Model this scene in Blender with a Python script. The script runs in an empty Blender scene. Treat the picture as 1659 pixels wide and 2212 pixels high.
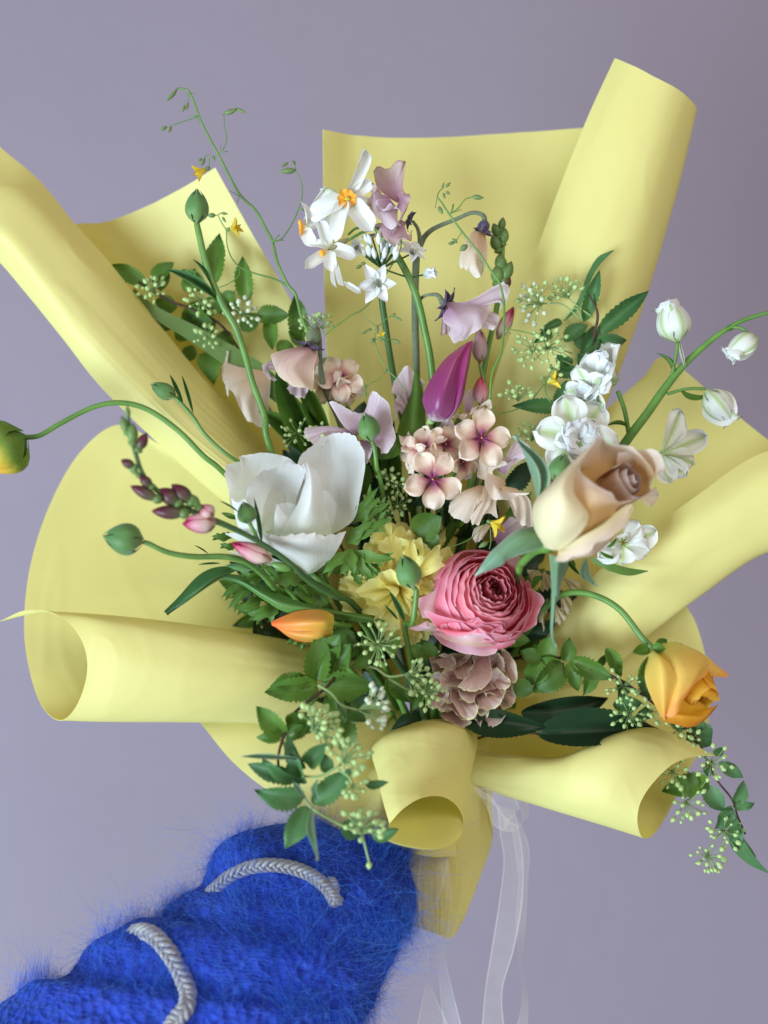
import bpy, math, random
import numpy as np
from mathutils import Vector, Matrix, noise
random.seed(7)
R = random.Random(11)
PI = math.pi
SC = bpy.context.scene
COL = SC.collection
# ---------------------------------------------------------------- camera
# lengths are given in "px": one px is U metres in the plane of the bouquet
U = 0.48/1659.0
D = 2420.0
def W(x, y, z=0.0):
    "image position + height above the bouquet plane (towards the camera) -> world point"
    f = (D-z)/D
    return Vector(((x-829.5)*U*f, -z*U, -(y-1106.0)*U*f))
def V(x, y, z): return Vector((x, -z, -y))
cam_d = bpy.data.cameras.new('camera'); cam = bpy.data.objects.new('camera', cam_d); COL.objects.link(cam)
cam.location = (0, -D*U, 0); cam.rotation_euler = (PI/2, 0, 0)
cam_d.sensor_fit = 'HORIZONTAL'; cam_d.sensor_width = 36; cam_d.lens = 36*D/1659.0
cam_d.clip_start = 0.01; cam_d.clip_end = 50
cam_d.dof.use_dof = True; cam_d.dof.focus_distance = (D-85)*U; cam_d.dof.aperture_fstop = 3.1
SC.camera = cam
# ---------------------------------------------------------------- light: a wide window to the left, dim warm room
SC.view_settings.view_transform = 'Standard'; SC.view_settings.look = 'None'
SC.view_settings.exposure = -0.05; SC.view_settings.gamma = 1.0
wd = bpy.data.worlds.new('World'); SC.world = wd; wd.use_nodes = True
bg = wd.node_tree.nodes['Background']; bg.inputs[0].default_value = (0.97, 0.90, 0.91, 1); bg.inputs[1].default_value = 0.33
def area(name, loc, target, sx, sy, power, col):
    l = bpy.data.lights.new(name, 'AREA'); l.shape = 'RECTANGLE'; l.size = sx; l.size_y = sy
    l.energy = power; l.color = col
    o = bpy.data.objects.new(name, l); COL.objects.link(o); o.location = loc
    o.rotation_euler = (Vector(target)-Vector(loc)).to_track_quat('-Z', 'Y').to_euler()
    return o
area('window_light', (-1.95, -1.75, -1.05), (0.0, 0.05, 0.0), 1.5, 1.5, 150.0, (0.67, 0.86, 1.0))
area('room_light', (0.9, -1.9, 1.2), (0.0, 0.0, 0.0), 1.6, 1.2, 24.0, (1.0, 0.92, 0.82))
# ---------------------------------------------------------------- helpers
WL = {}
def meshdata(name, vs, fs, mat, uvs=None, smooth=True):
    me = bpy.data.meshes.new(name)
    me.from_pydata([tuple(v) for v in vs], [], fs)
    if uvs is not None:
        l = me.uv_layers.new(name='UVMap')
        vi = np.empty(len(me.loops), dtype=np.int32); me.loops.foreach_get('vertex_index', vi)
        l.data.foreach_set('uv', np.asarray(uvs, dtype=np.float32)[vi].ravel())
    if smooth: me.polygons.foreach_set('use_smooth', [True]*len(me.polygons))
    if mat: me.materials.append(mat)
    me.update(); return me
def link(name, me, parent, matrix):
    o = bpy.data.objects.new(name, me); COL.objects.link(o)
    WL[o.name] = matrix.translation.copy()
    if parent:
        pl = WLM[parent.name]; o.parent = parent
        o.matrix_local = pl.inverted() @ matrix
    else: o.matrix_local = matrix
    WLM[o.name] = matrix.copy()
    return o
WLM = {}
def obj(name, geo, mat, parent=None, thick=0):
    vs, fs, uvs = geo
    c = sum((Vector(v) for v in vs), Vector())/len(vs)
    me = meshdata(name, [Vector(v)-c for v in vs], fs, mat, uvs)
    o = link(name, me, parent, Matrix.Translation(c))
    if thick:
        m = o.modifiers.new('thickness', 'SOLIDIFY'); m.thickness = thick; m.offset = 0
        e = o.modifiers.new('crisp_edges', 'EDGE_SPLIT'); e.split_angle = 1.0
    return o
def thing(name, label, cat, loc, group=None):
    o = bpy.data.objects.new(name, None); COL.objects.link(o); o.empty_display_size = 0.01
    o.location = loc; WLM[o.name] = Matrix.Translation(loc)
    return tag(o, label, cat, group)
def tag(o, label, cat, group=None):
    o['label'] = label; o['category'] = cat
    if group: o['group'] = group
    return o
def cr(p, t):
    "Catmull-Rom through the list p, t in 0..1"
    n = len(p)-1
    if n == 0: return p[0]
    s = min(max(t, 0), 1)*n; i = min(int(s), n-1); f = s-i
    a, b = p[i], p[i+1]
    z = p[i-1] if i > 0 else a*2-b
    c = p[i+2] if i+2 <= n else b*2-a
    return 0.5*((b-z)*f+(2*z-5*a+4*b-c)*f*f+(3*a-z-3*b+c)*f**3)+a
def arr(l): return [np.array(q, dtype=float) for q in l]
def grid(fn, nu, nv, u0=-1.0):
    vs, uvs = [], []
    for j in range(nv+1):
        for i in range(nu+1):
            u = u0+(1-u0)*i/nu; v = j/nv
            vs.append(fn(u, v)); uvs.append((i/nu, v))
    fs = [(j*(nu+1)+i, j*(nu+1)+i+1, (j+1)*(nu+1)+i+1, (j+1)*(nu+1)+i) for j in range(nv) for i in range(nu)]
    return vs, fs, uvs
def join(*gs):
    vs, fs, uvs = [], [], []
    for g in gs:
        n = len(vs); vs += list(g[0]); fs += [tuple(i+n for i in f) for f in g[1]]; uvs += list(g[2])
    return vs, fs, uvs
def tube(pts, rads, seg=7, n=None, cap=True):
    "pts: world points; rads: radii in metres (list or number)"
    P = arr(pts); n = n or max(3, 5*(len(P)-1)) if len(P) > 2 else 2
    if not isinstance(rads, (list, tuple)): rads = [rads]*len(P)
    Rr = arr([[r] for r in rads])
    C = [Vector(cr(P, i/n)) for i in range(n+1)]; rr = [float(cr(Rr, i/n)[0]) for i in range(n+1)]
    vs, uvs, fs = [], [], []
    t = (C[1]-C[0]).normalized(); a = t.orthogonal().normalized()
    for i in range(n+1):
        t = (C[min(i+1, n)]-C[max(i-1, 0)]).normalized()
        a = (a-t*a.dot(t)).normalized(); b = t.cross(a)
        for k in range(seg):
            w = 2*PI*k/seg; vs.append(C[i]+(a*math.cos(w)+b*math.sin(w))*rr[i]); uvs.append((k/seg, i/n))
    for i in range(n):
        for k in range(seg):
            k2 = (k+1) % seg; fs.append((i*seg+k, i*seg+k2, (i+1)*seg+k2, (i+1)*seg+k))
    if cap: fs.append(tuple(range(seg))[::-1]); fs.append(tuple(n*seg+k for k in range(seg)))
    return vs, fs, uvs
def wp(l): return [W(*q) for q in l]
def ktube(l, r, seg=7, n=None):
    "tube through picture positions; radius in px, at the depth of each point"
    if not isinstance(r, (list, tuple)): r = [r]*len(l)
    return tube(wp(l), [a*U*(D-q[2])/D for a, q in zip(r, l)], seg, n)
def loft(rows, nu=40, nv=24):
    "rows of picture positions; smooth surface through them. u runs along a row"
    Rw = [arr([W(*q) for q in r]) for r in rows]
    def fn(u, v):
        return Vector(cr([cr(r, u) for r in Rw], v))
    return grid(fn, nu, nv, 0.0)
# crops of the photograph in which positions were measured
def fr(x0, y0, s): return lambda x, y, z=0.0: ((x0+x*s/1659.0)*0.8640625, (y0+y*s/1659.0)*0.8640625, z)
A_ = fr(0, 150, 640); B_ = fr(640, 300, 700); C_ = fr(1220, 550, 700); D_ = fr(230, 900, 700)
E_ = fr(700, 850, 700); F_ = fr(600, 1400, 700); H_ = fr(1220, 1400, 700); J_ = fr(0, 1950, 1100)
# ---------------------------------------------------------------- materials
def new_mat(name):
    m = bpy.data.materials.new(name); m.use_nodes = True; nt = m.node_tree; nt.nodes.clear()
    return m, nt, nt.nodes, nt.links
def c4(c): return (c[0], c[1], c[2], 1)
def srgb(r, g, b):
    f = lambda x: (x/12.92 if x <= 0.04045 else ((x+0.055)/1.055)**2.4)
    return tuple(f(x/255.0) for x in (r, g, b))
def ramp_node(nt, stops, fac):
    r = nt.nodes.new('ShaderNodeValToRGB'); e = r.color_ramp.elements
    while len(e) < len(stops): e.new(0.5)
    for k, (p, c) in enumerate(stops): e[k].position = p; e[k].color = c4(c)
    nt.links.new(fac, r.inputs[0]); return r.outputs[0]
def math_node(nt, op, a, b=None, c=None, clamp=False):
    n = nt.nodes.new('ShaderNodeMath'); n.operation = op; n.use_clamp = clamp
    for i, q in enumerate((a, b, c)):
        if q is None: continue
        if isinstance(q, (int, float)): n.inputs[i].default_value = q
        else: nt.links.new(q, n.inputs[i])
    return n.outputs[0]
def mix_node(nt, fac, a, b, mode='MIX'):
    n = nt.nodes.new('ShaderNodeMix'); n.data_type = 'RGBA'; n.blend_type = mode
    for s, q in ((n.inputs[0], fac), (n.inputs[6], a), (n.inputs[7], b)):
        if isinstance(q, (int, float)): s.default_value = q
        elif isinstance(q, tuple): s.default_value = c4(q)
        else: nt.links.new(q, s)
    return n.outputs[2]
def noise_tex(nt, vec, scale, detail=3.0, rough=0.5):
    n = nt.nodes.new('ShaderNodeTexNoise'); n.inputs['Scale'].default_value = scale; n.inputs['Detail'].default_value = detail
    n.inputs['Roughness'].default_value = rough
    if vec is not None: nt.links.new(vec, n.inputs['Vector'])
    return n.outputs['Fac']
def petal(name, stops, stripe=None, edge=None, vein=0.12, vcol=None, vfreq=26, trans=0.3, rough=0.5, bump=0.25, mottle=0.08, spec=0.35, vstart=0.0, sheen=0.0):
    "sheet tissue: colour runs along v, an optional stripe on the midrib, veins along the length"
    m, nt, N, L = new_mat(name)
    uv = N.new('ShaderNodeUVMap').outputs[0]; sp = N.new('ShaderNodeSeparateXYZ'); L.new(uv, sp.inputs[0])
    u, v = sp.outputs[0], sp.outputs[1]
    gm = N.new('ShaderNodeNewGeometry').outputs['Position']
    nz = noise_tex(nt, gm, 260, 3)
    vj = math_node(nt, 'ADD', v, math_node(nt, 'MULTIPLY', math_node(nt, 'SUBTRACT', nz, 0.5), 0.22), clamp=True)
    col = ramp_node(nt, stops, vj)
    ua = math_node(nt, 'ABSOLUTE', math_node(nt, 'SUBTRACT', u, 0.5))      # 0 midrib .. 0.5 edge
    if stripe:
        c, w = stripe
        f = math_node(nt, 'SUBTRACT', 1.0, math_node(nt, 'DIVIDE', ua, w), clamp=True)
        f = math_node(nt, "MULTIPLY", math_node(nt, "POWER", f, 0.8), 0.8, clamp=True)
        col = mix_node(nt, f, col, c)
    if edge:
        c, w = edge
        f = math_node(nt, 'MAXIMUM', math_node(nt, 'DIVIDE', math_node(nt, 'SUBTRACT', v, 1-w), w), math_node(nt, 'DIVIDE', math_node(nt, 'SUBTRACT', ua, 0.5-w*0.5), w*0.5))
        f = math_node(nt, 'MULTIPLY', f, 1.0, clamp=True)
        col = mix_node(nt, f, col, c)
    # veins: fine lines that fan out with the petal
    cb = N.new('ShaderNodeCombineXYZ'); L.new(math_node(nt, 'MULTIPLY', u, vfreq), cb.inputs[0]); L.new(math_node(nt, 'MULTIPLY', v, 2.2), cb.inputs[1])
    oi = N.new('ShaderNodeObjectInfo').outputs['Random']; L.new(math_node(nt, 'MULTIPLY', oi, 40.0), cb.inputs[2])
    vn = noise_tex(nt, cb.outputs[0], 1.0, 4, 0.6)
    vf = math_node(nt, 'MULTIPLY', math_node(nt, 'SUBTRACT', vn, 0.48), 5.0, clamp=True)
    if vstart: vf = math_node(nt, 'MULTIPLY', vf, math_node(nt, 'SUBTRACT', 1.0, math_node(nt, 'MULTIPLY', v, vstart), clamp=True))
    vc = vcol or tuple(x*0.55 for x in stops[-1][1])
    col = mix_node(nt, math_node(nt, 'MULTIPLY', vf, vein), col, vc)
    mo = noise_tex(nt, gm, 120, 4)
    br = math_node(nt, 'ADD', math_node(nt, 'MULTIPLY', math_node(nt, 'SUBTRACT', mo, 0.5), mottle*3), math_node(nt, 'ADD', 1.0, math_node(nt, 'MULTIPLY', math_node(nt, 'SUBTRACT', oi, 0.5), mottle*2)))
    hs = N.new('ShaderNodeHueSaturation'); L.new(br, hs.inputs['Value']); L.new(col, hs.inputs['Color']); col = hs.outputs[0]
    bs = N.new('ShaderNodeBsdfPrincipled'); L.new(col, bs.inputs['Base Color']); bs.inputs['Roughness'].default_value = rough
    bs.inputs['Specular IOR Level'].default_value = spec
    if sheen: bs.inputs['Sheen Weight'].default_value = sheen; bs.inputs['Sheen Roughness'].default_value = 0.4
    bm = N.new('ShaderNodeBump'); bm.inputs['Strength'].default_value = bump; bm.inputs['Distance'].default_value = 0.0004
    L.new(math_node(nt, 'ADD', vn, math_node(nt, 'MULTIPLY', mo, 0.7)), bm.inputs['Height']); L.new(bm.outputs[0], bs.inputs['Normal'])
    out = N.new('ShaderNodeOutputMaterial')
    if trans:
        tr = N.new('ShaderNodeBsdfTranslucent'); L.new(mix_node(nt, 0.35, col, (1, 1, 1), 'SOFT_LIGHT'), tr.inputs[0])
        L.new(bm.outputs[0], tr.inputs['Normal'])
        mx = N.new('ShaderNodeMixShader'); mx.inputs[0].default_value = trans
        L.new(bs.outputs[0], mx.inputs[1]); L.new(tr.outputs[0], mx.inputs[2]); L.new(mx.outputs[0], out.inputs[0])
    else: L.new(bs.outputs[0], out.inputs[0])
    return m
def plain(name, col, col2=None, rough=0.55, scale=200, bump=0.15, spec=0.35, sheen=0.0, sheen_col=None):
    m, nt, N, L = new_mat(name)
    gm = N.new('ShaderNodeTexCoord').outputs['Object']; nz = noise_tex(nt, gm, scale, 4)
    col2 = col2 or tuple(x*0.7 for x in col)
    f = math_node(nt, 'MULTIPLY', math_node(nt, 'SUBTRACT', nz, 0.35), 3.0, clamp=True)
    bs = N.new('ShaderNodeBsdfPrincipled'); L.new(mix_node(nt, f, col, col2), bs.inputs['Base Color'])
    bs.inputs['Roughness'].default_value = rough; bs.inputs['Specular IOR Level'].default_value = spec
    if sheen: bs.inputs['Sheen Weight'].default_value = sheen; bs.inputs['Sheen Tint'].default_value = c4(sheen_col or col)
    bm = N.new('ShaderNodeBump'); bm.inputs['Strength'].default_value = bump; bm.inputs['Distance'].default_value = 0.0004
    L.new(nz, bm.inputs['Height']); L.new(bm.outputs[0], bs.inputs['Normal'])
    out = N.new('ShaderNodeOutputMaterial'); L.new(bs.outputs[0], out.inputs[0]); return m
# ---------------------------------------------------------------- wall
def wall_material():
    m, nt, N, L = new_mat('lilac_paint')
    gm = N.new('ShaderNodeTexCoord').outputs['Object']
    a = noise_tex(nt, gm, 3.0, 4); b = noise_tex(nt, gm, 60.0, 5); c = noise_tex(nt, gm, 420.0, 3)
    col = mix_node(nt, a, srgb(144, 132, 146), srgb(149, 137, 151))
    col = mix_node(nt, math_node(nt, 'MULTIPLY', b, 0.18), col, srgb(124, 113, 127))
    bs = N.new('ShaderNodeBsdfPrincipled'); L.new(col, bs.inputs['Base Color']); bs.inputs['Roughness'].default_value = 0.75
    bm = N.new('ShaderNodeBump'); bm.inputs['Strength'].default_value = 0.35; bm.inputs['Distance'].default_value = 0.006
    L.new(math_node(nt, 'ADD', noise_tex(nt, gm, 16.0, 6, 0.6), math_node(nt, 'MULTIPLY', c, 0.12)), bm.inputs['Height']); L.new(bm.outputs[0], bs.inputs['Normal'])
    o = N.new('ShaderNodeOutputMaterial'); L.new(bs.outputs[0], o.inputs[0]); return m
yw = 0.75
wall = obj('wall', ([(-2, yw, -1.5), (2, yw, -1.5), (2, yw, 1.5), (-2, yw, 1.5)], [(0, 1, 2, 3)], [(0, 0), (1, 0), (1, 1), (0, 1)]), wall_material())
wall['kind'] = 'structure'; wall['label'] = 'plain lilac grey painted plaster wall behind the bouquet'
# ---------------------------------------------------------------- wrapping paper
def paper_material():
    m, nt, N, L = new_mat('yellow_paper')
    gm = N.new('ShaderNodeTexCoord').outputs['Object']
    a = noise_tex(nt, gm, 900.0, 3); b = noise_tex(nt, gm, 9.0, 2)
    col = mix_node(nt, b, (0.82, 0.785, 0.315), (0.84, 0.80, 0.34))
    bs = N.new('ShaderNodeBsdfPrincipled'); L.new(col, bs.inputs['Base Color']); bs.inputs['Roughness'].default_value = 0.58
    bs.inputs['Specular IOR Level'].default_value = 0.6
    bm = N.new('ShaderNodeBump'); bm.inputs['Strength'].default_value = 0.05; bm.inputs['Distance'].default_value = 0.0002
    L.new(a, bm.inputs['Height']); L.new(bm.outputs[0], bs.inputs['Normal'])
    tr = N.new('ShaderNodeBsdfTranslucent'); tr.inputs[0].default_value = (0.98, 0.86, 0.10, 1)
    mx = N.new('ShaderNodeMixShader'); mx.inputs[0].default_value = 0.36
    L.new(bs.outputs[0], mx.inputs[1]); L.new(tr.outputs[0], mx.inputs[2])
    o = N.new('ShaderNodeOutputMaterial'); L.new(mx.outputs[0], o.inputs[0]); return m
PAPER = paper_material()
def paper(rows, label, nu=48, nv=26):
    vs, fs, uvs = loft(rows, nu*2, nv*2); sd = len(label)*1.7; out = []
    for p, (u, v) in zip(vs, uvs):
        q = noise.noise(Vector((p.x*14+sd, p.y*9, p.z*14)))*0.0012+noise.noise(Vector((u*9+sd, v*2.2, 3.1)))*0.0007
        q += (abs(noise.noise(Vector((u*22+sd, v*1.3, 7.7)))) )*0.0017*max(0, v-0.45)*1.6      # soft pleats towards the tie
        a = noise.noise(Vector((u*4+v*5+sd, v*3-u*2, 1.0))); q += 0.00025*max(0, 0.10-abs(a))*10                # faint dents
        out.append(p+V(0.25, -0.2, 1)*q)
    o = obj('wrapping_sheet', (out, fs, uvs), PAPER, None, 0.0003)
    return tag(o, label, 'wrapping paper', 'pale yellow sheets wrapped round the bouquet')
def S(*p): return list(p)
# upper middle sheet
paper([
  [(697,280,-40), (780,293,-95), (900,297,-125), (1080,288,-135), (1262,276,-130), (1380,270,-120)],
  [(699,480,-90), (790,480,-145), (900,480,-165), (1060,480,-170), (1220,480,-165), (1330,480,-160)],
  [(703,700,-130), (800,700,-180), (900,700,-195), (1030,700,-200), (1160,700,-195), (1250,700,-190)],
  [(720,1000,-190), (800,1000,-225), (900,1000,-240), (1000,1000,-240), (1100,1000,-235), (1170,1000,-225)],
  [(800,1500,-260), (860,1500,-270), (920,1500,-275), (970,1500,-275), (1020,1500,-270), (1060,1500,-260)],
], 'upright yellow sheet behind the narcissus with a straight top edge')
# upper right roll
paper([
  [(1328,126,-30), (1368,142,10), (1425,170,30), (1478,202,10), (1505,236,-40), (1480,262,-85), (1400,268,-110), (1310,262,-125)],
  [(1262,270,-45), (1305,300,0), (1368,330,25), (1425,365,10), (1466,398,-50), (1440,420,-105), (1360,430,-135), (1270,430,-140)],
  [(1185,470,-60), (1235,500,-20), (1300,530,10), (1370,560,-5), (1412,590,-70), (1380,600,-130), (1300,610,-160), (1210,600,-165)],
  [(1105,710,-80), (1160,740,-40), (1220,765,-10), (1300,770,-20), (1352,765,-90), (1310,780,-160), (1240,790,-185), (1150,790,-190)],
  [(1040,940,-130), (1090,960,-90), (1150,980,-60), (1220,980,-70), (1270,975,-130), (1230,985,-190), (1180,990,-215), (1110,990,-220)],
  [(990,1400,-210), (1010,1400,-190), (1050,1400,-180), (1090,1400,-190), (1110,1400,-220), (1090,1400,-240), (1060,1400,-250), (1020,1400,-250)],
], 'tall yellow roll of paper rising to the top right corner', 60, 30)
# upper left sheet (behind) with its long roll
paper([
  [(465,362,-40), (400,402,-75), (320,443,-100), (230,478,-120), (165,484,-130), (80,500,-130)],
  [(545,505,-90), (480,540,-120), (400,560,-140), (310,590,-150), (220,600,-155), (150,600,-150)],
  [(650,690,-140), (580,720,-165), (500,740,-180), (420,750,-185), (340,760,-185), (270,760,-180)],
  [(740,900,-190), (680,930,-210), (610,950,-220), (540,950,-222), (480,950,-220), (420,940,-210)],
  [(880,1400,-260), (840,1400,-265), (800,1400,-268), (760,1400,-265), (730,1400,-260), (700,1390,-250)],
], 'yellow sheet at upper left whose pointed corner stands under the nodding buds')
paper([
  [(-100,220,-30), (-160,300,25), (-190,370,50), (-165,420,15), (-140,450,-30), (-90,440,-80), (0,380,-130)],
  [(0,318,-30), (-50,400,25), (-70,470,50), (-40,520,15), (-15,550,-30), (30,540,-80), (120,480,-130)],
  [(82,388,-30), (50,430,25), (10,500,55), (30,570,30), (62,638,-30), (115,620,-95), (215,560,-145)],
  [(163,486,-40), (140,520,15), (95,590,48), (110,670,25), (143,738,-40), (195,720,-110), (290,660,-155)],
  [(243,575,-55), (225,620,0), (190,700,30), (205,790,5), (240,858,-65), (290,840,-130), (370,760,-170)],
  [(425,800,-95), (410,840,-50), (385,900,-20), (400,970,-40), (432,1040,-110), (470,1020,-170), (530,930,-195)],
  [(560,960,-140), (560,1000,-110), (560,1060,-85), (580,1120,-100), (605,1180,-160), (630,1150,-210), (670,1080,-225)],
  [(760,1300,-220), (760,1320,-210), (760,1340,-205), (770,1360,-210), (780,1380,-230), (790,1360,-250), (800,1330,-260)],
], 'long yellow roll running from the upper left edge to the middle', 60, 34)
# left sheet, curled forward below into a wide open roll
paper([
  [(0,1342,55), (58,1318,75), (125,1329,98), (172,1375,112), (189,1440,115), (170,1515,100), (133,1556,60), (92,1528,10), (64,1450,-30), (52,1350,-55), (66,1220,-75), (108,1090,-90), (172,978,-100), (255,918,-110), (345,960,-120)],
  [(110,1322,55), (180,1326,82), (240,1345,105), (275,1395,118), (285,1450,118), (270,1520,98), (235,1559,55), (195,1530,0), (170,1450,-50), (160,1350,-85), (172,1230,-105), (205,1120,-120), (260,1030,-130), (330,980,-135), (400,990,-140)],
  [(330,1339,30), (375,1346,62), (410,1375,85), (430,1420,92), (432,1470,90), (418,1530,68), (390,1560,30), (360,1530,-30), (345,1450,-90), (345,1360,-130), (350,1260,-150), (370,1180,-160), (410,1100,-165), (450,1040,-165), (500,1020,-165)],
  [(520,1365,-10), (550,1375,10), (575,1400,25), (590,1440,30), (590,1480,30), (580,1530,10), (560,1562,-20), (540,1530,-80), (525,1470,-130), (520,1400,-165), (525,1330,-180), (540,1270,-185), (560,1200,-190), (590,1140,-195), (620,1100,-200)],
  [(690,1398,-90), (705,1410,-80), (715,1430,-70), (720,1460,-65), (722,1500,-65), (718,1545,-80), (705,1570,-100), (700,1540,-150), (695,1500,-190), (690,1460,-210), (690,1420,-220), (700,1380,-225), (710,1350,-230), (730,1320,-235), (750,1300,-240)],
  [(850,1440,-190), (850,1450,-180), (850,1470,-175), (855,1490,-170), (855,1520,-170), (850,1560,-180), (840,1590,-190), (840,1560,-220), (840,1530,-240), (840,1500,-250), (840,1480,-260), (845,1470,-260), (850,1460,-265), (855,1450,-268), (860,1440,-270)],
], 'broad rounded yellow sheet at left, its lower edge curled into an open roll', 90, 34)
# right sheet with its folded lower part running off the right edge
paper([
  [(1800,1010,60), (1850,1090,95), (1850,1170,75), (1800,1190,10), (1770,1150,-50), (1780,1090,-90), (1750,1020,-110), (1660,950,-110), (1560,870,-110), (1440,773,-105), (1395,810,-130)],
  [(1659,975,50), (1690,1030,85), (1700,1110,70), (1664,1188,10), (1620,1190,-60), (1600,1130,-110), (1590,1060,-130), (1550,990,-140), (1480,930,-145), (1400,860,-150), (1350,850,-160)],
  [(1490,1082,10), (1530,1120,45), (1550,1180,35), (1520,1282,-20), (1480,1260,-100), (1460,1200,-145), (1440,1140,-165), (1400,1080,-175), (1350,1010,-180), (1300,960,-185), (1260,930,-190)],
  [(1330,1205,-40), (1365,1240,-5), (1400,1290,-10), (1410,1365,-60), (1360,1340,-130), (1330,1290,-175), (1310,1240,-195), (1280,1190,-205), (1240,1130,-210), (1210,1080,-215), (1180,1050,-220)],
  [(1200,1310,-110), (1230,1350,-75), (1270,1400,-65), (1290,1465,-100), (1240,1430,-170), (1210,1390,-205), (1190,1350,-220), (1170,1310,-230), (1150,1270,-235), (1130,1240,-240), (1110,1220,-240)],
  [(1020,1450,-220), (1030,1470,-205), (1040,1500,-200), (1040,1530,-210), (1030,1520,-235), (1020,1500,-250), (1010,1480,-255), (1000,1460,-260), (990,1440,-262), (980,1420,-264), (970,1400,-265)],
], 'yellow sheet at right with a soft diagonal roll leaving the right edge', 70, 34)
# lower right sheet, curled into the big open cone
paper([
  [H_(1345,1160,45), H_(1235,1162,70), H_(1100,1208,95), H_(975,1325,115), H_(900,1450,120), H_(885,1560,105), H_(915,1643,60), H_(975,1632,0), H_(1040,1550,-40), H_(1100,1440,-65), H_(1185,1260,-90), H_(1270,1090,-105), H_(1312,900,-120), H_(1300,640,-130), H_(1240,400,-140), H_(1170,260,-150)],
  [H_(1000,998,50), H_(900,1030,75), H_(820,1110,98), H_(740,1230,112), H_(690,1370,112), H_(675,1480,92), H_(700,1575,45), H_(760,1560,-30), H_(830,1460,-70), H_(880,1340,-100), H_(940,1200,-125), H_(1000,1030,-140), H_(1040,860,-150), H_(1030,640,-158), H_(980,450,-165), H_(930,350,-170)],
  [H_(700,1048,20), H_(640,1080,45), H_(570,1140,66), H_(520,1230,75), H_(490,1330,72), H_(470,1440,50), H_(480,1510,5), H_(530,1490,-60), H_(580,1400,-110), H_(620,1290,-140), H_(660,1150,-160), H_(700,980,-175), H_(720,820,-185), H_(710,660,-190), H_(680,520,-195), H_(640,440,-200)],
  [H_(480,1162,-20), H_(430,1165,-5), H_(380,1185,10), H_(330,1230,15), H_(300,1300,10), H_(280,1380,-10), H_(280,1450,-50), H_(310,1420,-110), H_(340,1340,-150), H_(370,1240,-175), H_(390,1120,-190), H_(420,980,-200), H_(440,860,-208), H_(440,740,-212), H_(420,640,-215), H_(400,560,-218)],
  [H_(100,1152,-80), H_(80,1170,-70), H_(60,1200,-65), H_(40,1240,-65), H_(20,1290,-70), H_(10,1330,-85), H_(0,1362,-110), H_(10,1340,-160), H_(30,1280,-190), H_(50,1200,-210), H_(70,1100,-220), H_(90,1000,-230), H_(110,900,-235), H_(110,820,-240), H_(110,740,-242), H_(110,680,-245)],
  [H_(-250,1100,-170), H_(-250,1120,-165), H_(-250,1140,-160), H_(-250,1160,-160), H_(-250,1190,-165), H_(-250,1220,-175), H_(-250,1240,-190), H_(-240,1220,-220), H_(-230,1180,-240), H_(-220,1120,-250), H_(-210,1060,-255), H_(-200,1000,-260), H_(-200,950,-262), H_(-200,900,-265), H_(-200,850,-268), H_(-200,800,-270)],
], 'yellow sheet at lower right curled into a wide open cone', 96, 34)
# small cone below the middle
paper([
  [F_(885,1562,150), F_(960,1480,158), F_(1070,1412,150), F_(1190,1400,130), F_(1280,1450,112), F_(1322,1540,110), F_(1300,1640,150), F_(1215,1702,205), F_(1090,1712,235), F_(960,1690,240), F_(870,1660,225)],
  [F_(850,1440,125), F_(930,1350,128), F_(1060,1290,118), F_(1200,1280,96), F_(1300,1320,70), F_(1345,1400,60), F_(1330,1480,70), F_(1240,1520,80), F_(1120,1540,80), F_(1000,1530,80), F_(880,1510,80)],
  [F_(815,1280,85), F_(900,1190,95), F_(1040,1130,95), F_(1190,1120,80), F_(1320,1150,45), F_(1376,1220,10), F_(1340,1300,-30), F_(1240,1330,-50), F_(1120,1340,-60), F_(980,1340,-50), F_(860,1320,-30)],
  [F_(788,1102,20), F_(870,1040,55), F_(1030,1000,75), F_(1190,990,65), F_(1340,1010,20), F_(1405,1060,-40), F_(1360,1120,-100), F_(1260,1150,-130), F_(1130,1160,-140), F_(980,1160,-130), F_(860,1140,-80)],
  [F_(960,1000,-50), F_(1020,970,-30), F_(1100,950,-20), F_(1200,945,-25), F_(1300,960,-50), F_(1340,990,-90), F_(1320,1030,-140), F_(1260,1060,-170), F_(1160,1060,-190), F_(1060,1050,-180), F_(990,1030,-140)],
], 'small yellow paper cone opening downward below the mauve carnation', 80, 30)
# lower left sheet
paper([
  [(395,1515,-60), (440,1570,-40), (505,1648,-20), (590,1715,-10), (700,1775,0), (760,1805,10), (850,1832,20), (925,1850,-20), (985,1850,-70)],
  [(560,1500,-90), (600,1560,-60), (640,1620,-30), (690,1680,-10), (760,1730,-25), (815,1750,20), (860,1760,-25), (930,1760,-70), (985,1760,-100)],
  [(700,1490,-130), (720,1540,-95), (750,1590,-60), (785,1630,-35), (815,1655,-60), (840,1665,-20), (875,1670,-60), (930,1670,-100), (980,1670,-130)],
  [(850,1480,-200), (860,1510,-180), (870,1540,-150), (880,1560,-130), (890,1570,-130), (900,1575,-115), (920,1580,-130), (950,1580,-150), (980,1580,-170)],
], 'creased yellow sheet at lower left hanging over the blue sleeve')
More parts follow.
